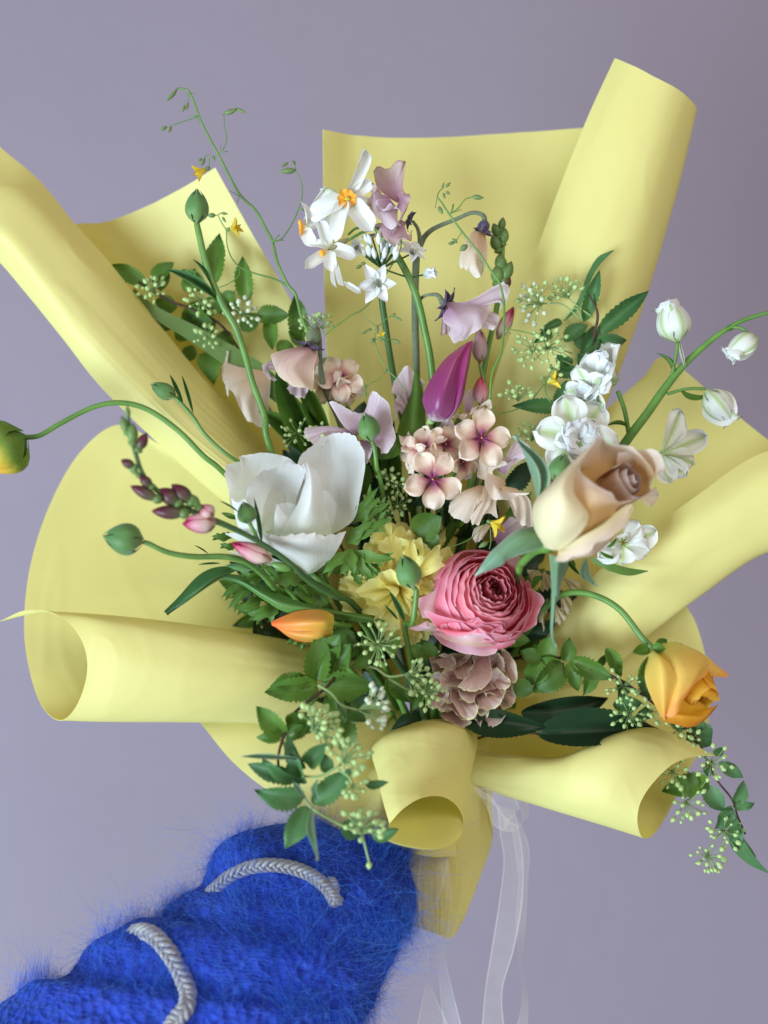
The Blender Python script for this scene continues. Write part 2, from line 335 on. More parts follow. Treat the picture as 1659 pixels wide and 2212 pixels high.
# handle
paper([
  [(905,1600,-120), (930,1610,-110), (960,1615,-100), (1000,1615,-105), (1040,1610,-130), (1060,1600,-160)],
  [(870,1760,-130), (905,1770,-120), (945,1780,-110), (990,1780,-112), (1030,1775,-125), (1050,1740,-150)],
  [(872,1850,-135), (905,1855,-122), (945,1860,-112), (990,1860,-112), (1040,1850,-130), (1062,1815,-145)],
  [(876,1930,-140), (910,1932,-124), (945,1935,-114), (985,1935,-112), (1020,1930,-122), (1040,1885,-135)],
  [(880,1998,-145), (912,2008,-128), (945,2018,-118), (972,2026,-112), (992,2005,-118), (1012,1960,-130)],
], 'gathered yellow paper tail hanging below the small cone')
paper([
  [(990,1610,-150), (1030,1610,-140), (1060,1620,-160)],
  [(1000,1700,-165), (1040,1715,-155), (1064,1760,-150)],
  [(1010,1760,-168), (1045,1780,-160), (1063,1812,-150)],
  [(1000,1840,-170), (1030,1850,-160), (1046,1846,-150)],
  [(990,1900,-170), (1020,1890,-160), (1044,1872,-150)],
  [(970,2000,-170), (990,2000,-160), (1010,1960,-150)],
], 'narrow folded yellow edge beside the hanging paper tail', 16, 26)
# ---------------------------------------------------------------- plant building blocks
P_ = fr(1020, 1340, 400); Q_ = fr(1240, 1060, 460); K_ = fr(520, 1060, 420); T_ = fr(640, 1260, 540); Y_ = fr(1540, 1560, 320)
def sm(t): t = min(max(t, 0), 1); return t*t*(3-2*t)
def prof(kind, v):
    if kind == 'lance': return (max(v, 1e-4)**0.75)*(1-v)**0.95/0.37
    if kind == 'ovate': return (max(v, 1e-5)**0.66)*(max(0, 1-v)**0.98)/0.335
    if kind == 'strap': return min(1, 0.45+1.2*v)*(1-max(0, (v-0.45)/0.55)**2.2)
    if kind == 'obov':
        a = 0.14+0.86*sm(v/0.62); return a*(math.sqrt(max(0, 1-((v-0.62)/0.38)**2)) if v > 0.62 else 1)
    if kind == 'round': return math.sqrt(max(0, 1-(2*v-1)**2))*0.9+0.1*(1-v)
    if kind == 'tulip': return (0.35+0.65*sm(v/0.4))*(1-max(0, (v-0.4)/0.6)**2.0)**0.9
    if kind == 'oblong': return (0.3+0.7*sm(v/0.3))*(math.sqrt(max(0, 1-((v-0.75)/0.25)**2)) if v > 0.75 else 1)
    return 1
CACHE = {}
def pm(kind, mat, bend=20, cup=0.25, ruf=0.0, freq=2, nu=6, nv=10, serr=0.0, ns=7, fold=0.0, notch=0.0, fray=0.0, seed=0):
    "unit sheet: length 1 along y, greatest width 1 along x, normal z. bend in degrees; cup: raised sides"
    key = (kind, mat.name, bend, cup, ruf, freq, nu, nv, serr, ns, fold, notch, fray, seed)
    if key in CACHE: return CACHE[key]
    rr = random.Random(seed*31+5); ph = rr.random()*6.28; ph2 = rr.random()*6.28
    b = math.radians(bend); ys, zs = [0.0], [0.0]
    for j in range(nv):
        a = b*((j+0.5)/nv-0.15); ys.append(ys[-1]+math.cos(a)/nv); zs.append(zs[-1]-math.sin(a)/nv)
    jit = [rr.uniform(-1, 1) for _ in range(nu+1)]
    def fn(u, v):
        j = min(int(v*nv+1e-6), nv); w = 0.5*prof(kind, v)
        if serr and 0.12 < v < 0.97: w *= 1-serr*(1-((v*ns*1.0) % 1.0)) if j % 2 else 1+serr*0.5
        x = u*w; y = ys[j]; z = zs[j]
        z += cup*w*u*u + fold*w*abs(u)
        if ruf: z += ruf*(v**1.6)*(0.25+abs(u))*math.sin(freq*PI*u+ph)*0.5+ruf*0.5*abs(u)**2*math.sin(freq*3.3*v+ph2)
        if notch: y -= notch*math.exp(-(u/0.25)**2)*sm((v-0.6)/0.4)
        if fray: i = int(round((u+1)/2*nu)); y += fray*jit[i]*sm((v-0.7)/0.3)
        return (x, y, z)
    g = grid(fn, nu, nv)
    me = meshdata(kind+'_sheet', g[0], g[1], mat, g[2]); CACHE[key] = me; return me
def ball(name, mat, seg=7, rings=5, tip=0.3, key=None):
    "unit ovoid, base at the origin, length 1 along y, width 1"
    k = ('ball', mat.name, seg, rings, tip)
    if k in CACHE: return CACHE[k]
    vs, fs, uvs = [(0, 0, 0)], [], [(0.5, 0)]
    for j in range(1, rings):
        v = j/rings; r = 0.5*math.sin(PI*v)**(0.75)*(1-tip*v*v)
        for i in range(seg): a = 2*PI*i/seg; vs.append((r*math.cos(a), v, r*math.sin(a))); uvs.append((i/seg, v))
    vs.append((0, 1, 0)); uvs.append((0.5, 1)); e = len(vs)-1
    for i in range(seg): fs.append((0, 1+i, 1+(i+1) % seg)); fs.append((e, e-seg+(i+1) % seg, e-seg+i))
    for j in range(rings-2):
        for i in range(seg): a = 1+j*seg; fs.append((a+i, a+seg+i, a+seg+(i+1) % seg, a+(i+1) % seg))
    me = meshdata(name, vs, fs, mat, uvs); CACHE[k] = me; return me
def kz(z): return U*(D-z)/D
def frame(c, y, zh, sx, sy, sz=None):
    y = y.normalized(); x = y.cross(zh)
    if x.length < 1e-5: x = y.orthogonal()
    x.normalize(); z = x.cross(y); sz = sz if sz else sy
    m = Matrix.Identity(4)
    for i, (a, s) in enumerate(((x, sx), (y, sy), (z, sz))):
        for k in range(3): m[k][i] = a[k]*s
    m.translation = c; return m
def put(name, me, parent, b, t, wd, twist=0.0, toward=None):
    "sheet from picture position b to t, wd px wide, its upper side turned to the camera and then by twist degrees"
    if name == 'leaf' and wd > 24: wd *= 1.12
    B, T = W(*b), W(*t); y = T-B; zh = toward or V(0, 0, 1)
    zh = Matrix.Rotation(math.radians(twist), 3, y.normalized()) @ zh
    return link(name, me, parent, frame(B, y, zh, wd*kz(b[2]), y.length))
def ring(name, me, parent, c, ax, n, ln, wd, opn, r0=0.0, jit=6, base=0.0, rnd=None, alt=None, span=360):
    "n sheets round the axis ax at c (px); opn = angle from the axis in degrees"
    rnd = rnd or R; A = V(*ax).normalized(); P0 = W(*c); k = kz(c[2])
    e1 = A.cross(V(0.1, -1, 0.2)).normalized(); e2 = A.cross(e1); out = []
    for i in range(n):
        a = math.radians(r0+span*i/n+rnd.uniform(-jit, jit)); o = math.radians(opn+rnd.uniform(-jit, jit)*0.8)
        rad = e1*math.cos(a)+e2*math.sin(a)
        y = A*math.cos(o)+rad*math.sin(o); z = A*math.sin(o)-rad*math.cos(o)
        s = rnd.uniform(0.93, 1.07)
        m = me[i % len(me)] if isinstance(me, list) else me
        out.append(link(name, m, parent, frame(P0+rad*base*k, y, z, wd*k*s, ln*k*s)))
    return out
def cups(name, parent, c, ax, layers, mat, seed=1, nu=12, nv=9):
    "concentric wrapped petals. layer = (n, dtheta_deg, [(r,h),...] px, ruffle px, freq, roundness, shift)"
    rnd = random.Random(seed); A = V(*ax).normalized(); P0 = W(*c); k = kz(c[2])
    e1 = A.cross(V(0.1, -1, 0.2)).normalized(); e2 = A.cross(e1)
    th0 = rnd.random()*6
    for (n, dt, pf, ruf, fq, rd) in layers:
        pr = arr(pf); th0 += 2.4
        for i in range(n):
            th = th0+2*PI*i/n+rnd.uniform(-.12, .12); ph = rnd.random()*6.28; ph2 = rnd.random()*6.28
            dd = math.radians(dt)*rnd.uniform(0.8, 1.15); sc = rnd.uniform(0.93, 1.07); tw = rnd.uniform(-0.08, 0.14); hz = rnd.uniform(-1, 1)*pf[-1][0]*0.07
            def fn(u, v):
                ve = v*(1-rd*abs(u)**3)
                r, h = cr(pr, ve); r = r*sc*(1+tw*u); 
                wd_ = 0.55+0.45*sm(v*1.6); a = th+u*dd*wd_
                q = ve**2.5
                r += ruf*q*(math.sin(fq*u*3.1+ph)+0.6*math.sin(fq*2.3*u*3.1+ph2))
                h += hz*ve+ruf*0.8*q*math.sin(fq*1.7*u*3.1+ph2)+ruf*0.25*q*math.sin(fq*6.1*u+ph)
                return P0+(e1*(r*math.cos(a))+e2*(r*math.sin(a))+A*h)*k
            obj(name, grid(fn, nu, nv), mat, parent)
def patch(name, parent, rows, mat, fray=0.0, rip=0.0, fq=3.0, nu=22, nv=14, seed=0):
    "petal modelled row by row from base to rim at picture positions; fray roughens the rim, rip waves it"
    rnd = random.Random(seed+len(rows)*7); Rw = [arr([W(*q) for q in r]) for r in rows]; ph = rnd.random()*6.3
    jit = [rnd.uniform(-1, 1) for _ in range(nu*3+2)]; k = kz(rows[-1][0][2])
    def fn(u, v):
        p = Vector(cr([cr(r, u) for r in Rw], v))
        if rip: 
            q = v**2*rip*k; p += V(0, 0, 1)*q*math.sin(fq*u*6.28+ph)+V(0, 1, 0)*q*0.4*math.sin(fq*1.6*u*6.28+ph*2)
        if fray and v > 0.75:
            i = int(u*nu+0.5); d = (Rw[-1][len(Rw[-1])//2]-Rw[-2][len(Rw[-2])//2]); d = Vector(d).normalized()
            p += d*(jit[i]*fray*k*(v-0.75)*4)
        return p
    return obj(name, grid(fn, nu, nv, 0.0), mat, parent)
def stem(parent, pts, r, mat, name='stem', seg=7):
    return obj(name, ktube(pts, r, seg), mat, parent)
def fan(mat, ang=55, ruf=0.3, freq=2.5, bend=0.25, jag=0.0, seed=0, nu=36, nv=10):
    key = ('fan', mat.name, ang, ruf, freq, bend, jag, seed)
    if key in CACHE: return CACHE[key]
    rr = random.Random(seed*17+3); ph = rr.random()*6.28; ph2 = rr.random()*6.28; jit = [rr.uniform(-1, 1) for _ in range(nu+1)]
    def fn(u, v):
        i = int(round((u+1)/2*nu)); a = math.radians(ang)*u*(0.35+0.65*v)
        r = v*(1-0.18*abs(u)**4+0.05*math.sin(3*u+ph2)*v); r += jag*jit[i]*max(0, v-0.8)*5
        q = v**1.7
        z = ruf*q*(math.sin(freq*PI*u+ph)+0.35*math.sin(freq*2.1*PI*u+ph2))-bend*v**2.5+0.12*v
        s = ruf*q*0.45*math.cos(freq*PI*u+ph)
        return (math.sin(a)*r*0.75+s*0.4, math.cos(a)*r, z)
    g = grid(fn, nu, nv); me = meshdata('fan_petal', g[0], g[1], mat, g[2]); CACHE[key] = me; return me
# greens
G_LEAF = petal('leaf_green', [(0, (0.115, 0.220, 0.026)), (1, (0.075, 0.180, 0.028))], stripe=((0.12, 0.23, 0.06), 0.025), vein=0.30, vcol=(0.11, 0.21, 0.05), vfreq=9, trans=0.28, rough=0.46, bump=0.8, mottle=0.22, spec=0.4)
G_BLUE = petal('leaf_blue_green', [(0, (0.085, 0.200, 0.055)), (1, (0.062, 0.170, 0.058))], stripe=((0.11, 0.22, 0.13), 0.035), vein=0.28, vcol=(0.09, 0.18, 0.12), vfreq=9, trans=0.25, rough=0.46, bump=0.8, mottle=0.18, spec=0.4)
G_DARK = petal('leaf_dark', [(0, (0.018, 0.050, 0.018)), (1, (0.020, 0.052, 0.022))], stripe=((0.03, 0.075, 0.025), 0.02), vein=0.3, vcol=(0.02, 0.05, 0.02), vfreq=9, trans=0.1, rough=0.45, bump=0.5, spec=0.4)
G_BRIGHT = petal('leaf_bright', [(0, (0.12, 0.25, 0.05)), (0.6, (0.09, 0.22, 0.045)), (1, (0.07, 0.18, 0.05))], vein=0.2, vcol=(0.16, 0.30, 0.08), vfreq=40, trans=0.22, rough=0.38, bump=0.3, spec=0.5)
G_GREY = petal('sepal_grey_green', [(0, (0.16, 0.30, 0.13)), (1, (0.16, 0.30, 0.20))], edge=((0.42, 0.52, 0.42), 0.12), vein=0.3, vcol=(0.30, 0.42, 0.32), vfreq=14, trans=0.12, rough=0.6, bump=0.7, spec=0.3, sheen=0.5)
S_GREEN = plain('stem_green', (0.13, 0.28, 0.05), (0.09, 0.20, 0.04), 0.42, 90, 0.1, 0.5)
S_PALE = plain('stem_pale', (0.30, 0.42, 0.17), (0.24, 0.36, 0.13), 0.5, 150, 0.1)
S_DARK = plain('stem_dark_green', (0.055, 0.12, 0.03), (0.04, 0.09, 0.03), 0.45, 120, 0.1)
S_BROWN = plain('twig_brown', (0.05, 0.025, 0.018), (0.09, 0.04, 0.025), 0.6, 200, 0.3)
S_FUZZ = plain('stem_fuzzy', (0.16, 0.20, 0.10), (0.12, 0.13, 0.09), 0.7, 260, 0.4, 0.3, 0.6, (0.5, 0.55, 0.45))
B_GREEN = plain('bud_green', (0.34, 0.50, 0.16), (0.52, 0.64, 0.30), 0.5, 300, 0.2)
B_WHITE = plain('bud_white', (0.68, 0.70, 0.58), (0.42, 0.52, 0.26), 0.5, 300, 0.2)
B_HAIRY = petal('bud_sepal', [(0, (0.22, 0.34, 0.12)), (0.35, (0.11, 0.24, 0.06)), (1, (0.08, 0.20, 0.06))], vein=0.35, vcol=(0.18, 0.30, 0.12), vfreq=16, trans=0.08, rough=0.5, bump=0.6, sheen=0.4)
def umbel(parent, c, d, R_, n, bs=11, mat=None, smat=None, spread=75, seed=0, pr=1.1):
    R_ *= 0.9; bs *= 1.25
    "flower_cluster (its stalks) with every bud as a sub-part"
    rnd = random.Random(seed+int(c[0]*7+c[1])); A = V(*d).normalized(); C = W(*c); k = kz(c[2])
    e1 = A.orthogonal().normalized(); e2 = A.cross(e1); mat = mat or B_GREEN; gs = []; ends = []
    for i in range(n):
        a = i*2.39996+rnd.uniform(-.3, .3); o = math.radians(spread)*math.sqrt((i+0.4)/n)
        y = A*math.cos(o)+(e1*math.cos(a)+e2*math.sin(a))*math.sin(o)
        l = R_*k*rnd.uniform(0.72, 1.12)
        mid = C+y*l*0.5+A*l*0.10-(e1*math.cos(a)+e2*math.sin(a))*l*0.06; E = C+y*l
        gs.append(tube([C, mid, E], [pr*k*1.1, pr*k*0.85, pr*k], 4, 4, False)); ends.append((E, (E-mid).normalized()))
    cl = obj('flower_cluster', join(*gs), smat or S_PALE, parent)
    me = ball('bud', mat, 6, 5, 0.35)
    for E, y in ends:
        s = bs*rnd.uniform(0.6, 1.2)*k
        link('bud', me, cl, frame(E-y*s*0.15, y, V(1, 0.3, 0.2), s*0.95, s*1.15, s*0.95))
    return cl
def LV(mat=None, seed=0, bend=28, kind='ovate', serr=0.10):
    serr *= 1.25
    return pm(kind, mat or G_LEAF, bend, 0.10, (0.10, 0.22, 0.06)[seed % 3], 1.5+0.3*(seed % 4), 4, 22, serr, 10, 0.26, 0, 0, seed)
def leaves(parent, lst, f=None, z0=0, mat=None, name='leaf', kind='ovate', serr=0.10):
    "lst of (bx,by,tx,ty,width[,twist[,dz_tip]]) in crop f"
    for i, q in enumerate(lst):
        bx, by, tx, ty, w = q[:5]; tw = q[5] if len(q) > 5 else R.uniform(-30, 30); dz = q[6] if len(q) > 6 else R.uniform(-10, 30)
        zz = z0(bx, by) if callable(z0) else z0
        b = f(bx, by, zz) if f else (bx, by, zz); t = f(tx, ty, zz+dz) if f else (tx, ty, zz+dz)
        j = R.randrange(9); kk = 'lance' if (kind == 'ovate' and serr and j in (2, 5)) else kind
        put(name, LV(mat, j, (15, 34, 50, -8, 62, 24, 5, 40, -22)[j], kk, serr), parent, b, t, w*R.uniform(0.85, 1.15), tw)
def bud(parent, c, ax, ln, wd, n=5, mat=None, name='sepal', core=None):
    "closed bud: core and overlapping sepals; c = attachment"
    A = V(*ax).normalized(); k = kz(c[2]); mat = mat or B_HAIRY
    link('bud_core', ball('bud', core or mat, 12, 9, 0.35), parent, frame(W(*c), A, V(1, 0.2, 0.1), wd*k*0.92, ln*k*0.97, wd*k*0.92))
    pr = arr([(0.10, 0), (0.46, 0.22), (0.52, 0.50), (0.34, 0.80), (0.03, 1.04)])
    P0 = W(*c); e1 = A.orthogonal().normalized(); e2 = A.cross(e1)
    for i in range(n):
        th = 2*PI*i/n+0.4
        def fn(u, v, th=th, i=i):
            r, h = cr(pr, v); w = 0.95*prof('tulip', v*0.97)
            a = th+u*w*2*PI/n*0.62; r = r*wd*(1+0.03*(i % 2)-0.05*abs(u)**2+0.04*(1-abs(u)))
            return P0+(e1*math.cos(a)+e2*math.sin(a))*r*k+A*h*ln*k
        obj(name, grid(fn, 6, 10), mat, parent)
STEMS = 'cut flowers and greens gathered in the bouquet'
def flower(name, label, cat, base, group=None): return thing(name, label, cat, W(*base), group)
# ================================================================ FLOWERS
# ---- white ranunculus
M_WHITE = petal('white_petal', [(0, (0.66, 0.70, 0.52)), (0.25, (0.85, 0.85, 0.80)), (0.7, (0.90, 0.90, 0.89)), (1, (0.92, 0.91, 0.91))], vein=0.10, vcol=(0.60, 0.62, 0.58), vfreq=30, trans=0.38, rough=0.6, bump=0.9, mottle=0.03)
t = flower('white_ranunculus', 'large white open ranunculus with wide frayed petals left of centre', 'flower', K_(1000, 1480, 40))
k = K_
def wpt(rows, **kw): patch('petal', t, rows, M_WHITE, nu=44, nv=16, **kw)
wpt([[k(430,1040,70), k(560,1060,70), k(760,1000,70)], [k(250,860,80), k(400,760,55), k(560,640,45), k(760,560,60)], [k(205,680,110), k(320,540,80), k(520,430,70), k(820,430,80)],
     [k(222,720,125), k(165,520,130), k(190,400,120), k(310,372,110), k(318,308,105), k(500,296,100), k(690,294,95), k(790,340,90), k(880,390,85)]], fray=2.8, rip=5, fq=2.6, seed=1)
wpt([[k(1090,1090,60), k(1180,1090,55), k(1232,1090,65)], [k(1060,860,75), k(1250,860,35), k(1436,950,75)], [k(990,640,95), k(1240,620,45), k(1500,720,90)], [k(890,420,110), k(1090,350,70), k(1260,300,60), k(1420,330,75), k(1548,460,110)],
     [k(880,382,115), k(940,288,110), k(1050,190,100), k(1180,110,92), k(1280,84,88), k(1430,112,92), k(1530,230,105), k(1552,400,118)]], fray=3.2, rip=5, fq=2.2, seed=2)
wpt([[k(780,1000,60), k(900,1010,40), k(1100,1050,45)], [k(760,700,60), k(940,700,30), k(1100,700,50)], [k(820,430,60), k(960,430,40), k(1090,450,60)]], seed=12)
wpt([[k(1150,1060,75), k(1190,1060,75), k(1225,1060,75)], [k(1130,850,95), k(1180,850,95), k(1262,860,92)], [k(1135,650,105), k(1200,685,105), k(1272,800,100)]], fray=1.5, seed=3)
wpt([[k(520,1090,70), k(650,1110,60), k(820,1050,70)], [k(400,900,105), k(620,820,40), k(870,760,80)], [k(385,740,130), k(600,600,60), k(930,580,105)],
     [k(378,780,145), k(385,650,142), k(430,560,135), k(500,500,125), k(570,450,118), k(660,440,112), k(690,394,110), k(800,390,108), k(900,402,112), k(965,470,120)]], fray=4, rip=4, fq=3, seed=4)
wpt([[k(640,1080,95), k(760,1060,85), k(860,1000,90)], [k(650,900,115), k(780,880,92), k(880,860,105)], [k(675,800,125), k(770,778,110), k(862,795,120)]], fray=1, seed=5)
wpt([[k(650,1080,120), k(690,1085,126), k(735,1070,128)], [k(655,930,135), k(700,930,140), k(785,945,138)], [k(665,850,140), k(690,830,140), k(740,870,140)], [k(672,792,142), k(680,788,142), k(694,800,142)]], fray=.8, seed=6)
wpt([[k(700,1110,125), k(950,1130,140), k(1228,1088,110)], [k(760,1000,140), k(980,960,165), k(1195,950,125)], [k(880,800,150), k(1020,780,178), k(1150,780,130)], [k(935,640,155), k(1030,600,180), k(1128,600,135)], [k(972,510,150), k(1020,470,165), k(1090,480,140)], [k(930,402,138), k(965,384,140), k(1005,396,140), k(1045,430,138)]], fray=3, rip=3, seed=7)
wpt([[k(400,1150,110), k(520,1150,120), k(640,1130,120)], [k(300,1020,125), k(430,1010,150), k(560,1060,140)], [k(262,880,130), k(370,880,158), k(520,1030,150)], [k(225,740,128), k(300,775,140), k(370,745,150), k(430,880,158), k(510,1010,152)]], fray=1.5, seed=8)
wpt([[k(950,1472,45), k(1000,1482,55), k(1060,1462,50)], [k(780,1350,70), k(1000,1360,110), k(1215,1335,80)], [k(480,1230,100), k(880,1230,165), k(1290,1220,115)], [k(290,1150,118), k(850,1160,185), k(1330,1140,125)],
     [k(168,1092,128), k(250,1056,140), k(420,1082,160), k(640,1092,178), k(860,1096,182), k(1048,1072,175), k(1080,1100,168), k(1230,1090,150), k(1365,1064,130)]], fray=3, rip=3, fq=2.4, seed=9)
wpt([[k(600,1400,60), k(800,1420,60), k(950,1460,50)], [k(340,1310,70), k(560,1340,80), k(800,1390,80)], [k(195,1255,80), k(350,1262,95), k(560,1290,100)]], fray=2, seed=10)
stem(t, [K_(1000,1470,45), (780,1330,0), (850,1480,-120), (930,1640,-200)], 6, S_GREEN)
# ---- pink ranunculus
M_PINK = petal('pink_petal', [(0, (0.72, 0.07, 0.08)), (0.4, (0.92, 0.20, 0.26)), (0.8, (0.94, 0.30, 0.42)), (1, (0.95, 0.46, 0.55))], edge=((0.95, 0.70, 0.74), 0.035), vein=0.08, vcol=(0.8, 0.2, 0.32), vfreq=30, trans=0.45, rough=0.5, bump=0.3, mottle=0.05)
M_PINK2 = petal('pink_outer_petal', [(0, (0.62, 0.48, 0.36)), (0.35, (0.84, 0.66, 0.66)), (1, (0.86, 0.48, 0.60))], edge=((0.86, 0.66, 0.72), 0.06), vein=0.12, vcol=(0.75, 0.35, 0.46), vfreq=34, trans=0.3, rough=0.5, bump=0.3)
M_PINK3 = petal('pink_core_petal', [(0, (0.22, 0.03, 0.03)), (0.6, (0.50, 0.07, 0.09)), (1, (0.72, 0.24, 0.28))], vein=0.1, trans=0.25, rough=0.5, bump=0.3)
t = flower('pink_ranunculus', 'pink many layered ranunculus above the mauve carnation', 'flower', P_(760, 900, 80))
pc = P_(790, 640, 105); pax = (0.24, -0.36, 0.90)
lay = []
for i in range(9):
    f = i/8.0; r = 101-71*f; hh = 12+52*math.sin(min(1, f*1.25)*PI/2)
    lay.append((5 if i < 6 else 4, 54+6*f, [(r*0.35, -70+50*f), (r*0.95, -35+45*f), (r*1.07, hh-22), (r*0.97, hh)], 2.6-0.6*f, 1.5+0.5*f, 0.12))
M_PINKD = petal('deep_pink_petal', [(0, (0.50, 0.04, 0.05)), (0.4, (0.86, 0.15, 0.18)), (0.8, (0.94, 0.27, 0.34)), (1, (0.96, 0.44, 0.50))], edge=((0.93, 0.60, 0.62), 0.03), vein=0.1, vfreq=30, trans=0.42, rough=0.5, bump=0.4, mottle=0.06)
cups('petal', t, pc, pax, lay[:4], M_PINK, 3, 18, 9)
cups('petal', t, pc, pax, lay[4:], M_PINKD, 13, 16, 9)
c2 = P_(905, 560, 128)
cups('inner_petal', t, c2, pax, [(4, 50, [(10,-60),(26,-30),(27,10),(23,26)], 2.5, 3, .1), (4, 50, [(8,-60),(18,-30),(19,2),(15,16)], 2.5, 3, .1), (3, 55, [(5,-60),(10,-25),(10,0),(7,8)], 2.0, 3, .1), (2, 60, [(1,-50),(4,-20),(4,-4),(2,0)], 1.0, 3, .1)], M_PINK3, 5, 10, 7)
k = P_
def ppt(rows, m=M_PINK2, **kw): patch('petal', t, rows, m, nu=34, nv=10, **kw)
ppt([[k(560,900,60), k(760,930,70), k(900,960,60)], [k(330,1000,95), k(650,1080,140), k(960,1040,110)], [k(240,1010,125), k(360,1120,140), k(520,1200,150), k(700,1236,150), k(850,1238,145), k(920,1195,140), k(925,1130,135)]], rip=1.5, seed=3)
ppt([[k(360,1000,130), k(600,1040,165), k(850,1060,150)], [k(220,985,130), k(420,1085,160), k(640,1140,170), k(830,1150,160), k(925,1130,140)]][::-1] + [[k(205,955,140), k(300,985,150), k(400,1012,165), k(540,1045,175), k(640,1015,180), k(720,962,180), k(800,1010,178), k(880,1080,160), k(925,1120,145)]], rip=1.5, seed=4)
ppt([[k(300,1000,100), k(330,960,110), k(360,920,120)], [k(205,980,120), k(230,950,128), k(230,900,130)], [k(100,985,130), k(120,955,132), k(160,900,134), k(190,880,134)], [k(18,958,138), k(22,940,138), k(100,900,138), k(150,860,136)]][:3] + [[k(18,962,138), k(30,938,138), k(110,938,138), k(200,960,136)]], seed=5)
ppt([[k(330,1000,118), k(600,900,100), k(900,950,110)], [k(260,900,140), k(560,900,165), k(1000,960,140)], [k(160,780,148), k(260,800,158), k(460,860,176), k(640,890,182), k(720,840,184), k(800,900,182), k(920,880,172), k(1010,910,160)]], M_PINK, rip=2, seed=6)
ppt([[k(400,1000,115), k(700,950,110), k(1000,960,100)], [k(330,960,150), k(650,1000,172), k(1100,1000,130)], [k(270,960,150), k(400,1010,168), k(540,1040,178), k(690,1000,182), k(730,955,184), k(850,1010,178), k(960,925,168), k(1010,990,155), k(1180,985,130)]], M_PINK, rip=1.5, seed=7)
ppt([[k(1000,1000,90), k(1050,900,80), k(1100,700,80)], [k(1180,985,100), k(1280,860,90), k(1200,600,80)], [k(1200,1000,110), k(1320,930,105), k(1340,850,100), k(1370,760,95), k(1415,660,92), k(1340,580,90), k(1245,540,90)]], M_PINK, rip=3, seed=8)
ppt([[k(300,900,105), k(350,700,95), k(420,500,90)], [k(240,860,130), k(280,660,125), k(370,430,110)], [k(150,850,140), k(110,740,138), k(100,660,135), k(120,655,134), k(180,800,134)]], seed=9, rip=.5)
ppt([[k(700,500,60), k(850,450,60), k(1000,500,60)], [k(780,260,75), k(950,300,80), k(1150,400,80)], [k(850,240,80), k(1000,215,75), k(1190,235,72), k(1180,330,75)]], seed=10, rip=2)
stem(t, [P_(780,900,60), (1010,1420,-40), (960,1560,-160), (930,1650,-210)], 6, S_GREEN)
# ---- beige rose
M_ROSE = petal('beige_rose_petal', [(0, (0.84, 0.76, 0.46)), (0.35, (0.88, 0.77, 0.50)), (0.75, (0.88, 0.75, 0.56)), (1, (0.86, 0.74, 0.64))], vein=0.05, vcol=(0.7, 0.5, 0.3), vfreq=30, trans=0.25, rough=0.5, bump=0.15, mottle=0.02)
M_ROSE2 = petal('caramel_rose_petal', [(0, (0.56, 0.28, 0.08)), (0.5, (0.72, 0.44, 0.18)), (0.8, (0.80, 0.60, 0.42)), (1, (0.86, 0.74, 0.66))], vein=0.05, vcol=(0.5, 0.25, 0.1), vfreq=30, trans=0.2, rough=0.5, bump=0.15, mottle=0.02)
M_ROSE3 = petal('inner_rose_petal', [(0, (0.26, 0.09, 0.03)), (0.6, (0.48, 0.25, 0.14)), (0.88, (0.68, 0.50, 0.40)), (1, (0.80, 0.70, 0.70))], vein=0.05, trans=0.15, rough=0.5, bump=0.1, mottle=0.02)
t = flower('beige_rose', 'half open beige and caramel rose leaning to the upper right', 'flower', Q_(450, 1120, 235))
k = Q_
def rpt(rows, m=M_ROSE, **kw): return patch('petal', t, rows, m, nu=26, nv=18, **kw)
rpt([[k(560,1050,270), k(700,900,260), k(1000,800,250)], [k(740,500,270), k(1000,480,225), k(1330,560,240)], [k(760,390,295), k(950,300,240), k(1200,290,235), k(1420,430,270)],
     [k(770,370,300), k(830,230,290), k(880,160,280), k(950,108,272), k(992,175,268), k(1060,185,265), k(1150,190,264), k(1235,205,265)]], M_ROSE2, rip=1, seed=1)
rpt([[k(800,1000,250), k(1000,850,245), k(1150,750,245)], [k(1050,500,232), k(1250,480,225), k(1380,620,250)], [k(1100,260,250), k(1250,235,250), k(1330,235,252), k(1400,222,258), k(1480,270,268), k(1518,350,282), k(1515,410,290), k(1470,445,292), k(1420,480,290), k(1380,570,290)]], M_ROSE2, rip=1.5, seed=2)
rax = (0.62, -0.42, 0.66)
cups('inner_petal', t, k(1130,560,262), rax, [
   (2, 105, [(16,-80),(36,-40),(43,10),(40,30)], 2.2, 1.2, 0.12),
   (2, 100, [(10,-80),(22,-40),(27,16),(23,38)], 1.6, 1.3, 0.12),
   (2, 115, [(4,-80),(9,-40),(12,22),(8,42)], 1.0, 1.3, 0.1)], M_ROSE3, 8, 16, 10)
rpt([[k(560,1120,300), k(620,1110,310), k(700,1060,300)], [k(680,900,330), k(830,920,350), k(1020,850,320)], [k(660,680,335), k(850,760,362), k(1110,745,315)], [k(690,520,325), k(860,620,362), k(1040,700,350), k(1240,690,300)],
     [k(720,440,318), k(745,415,318), k(800,470,335), k(900,548,350), k(990,598,352), k(1050,625,348), k(1085,690,342), k(1150,712,328), k(1230,690,312), k(1300,655,300)]], M_ROSE2, seed=3)
rpt([[k(560,1140,320), k(600,1160,325), k(640,1130,322)], [k(560,1170,330), k(800,1080,352), k(1080,920,330), k(1200,790,305)],
     [k(535,1235,345), k(620,1242,350), k(690,1196,354), k(760,1190,356), k(850,1150,356), k(900,1075,354), k(1000,1045,348), k(1060,1005,342), k(1150,930,330), k(1205,840,318), k(1228,745,305)]], seed=4, fray=.8)
rpt([[k(560,1150,315), k(760,1020,345), k(960,910,340), k(1140,750,308), k(1230,715,300)], [k(570,1200,335), k(780,1110,358), k(1000,1000,350), k(1150,870,325), k(1228,735,304)]][::1], seed=5)
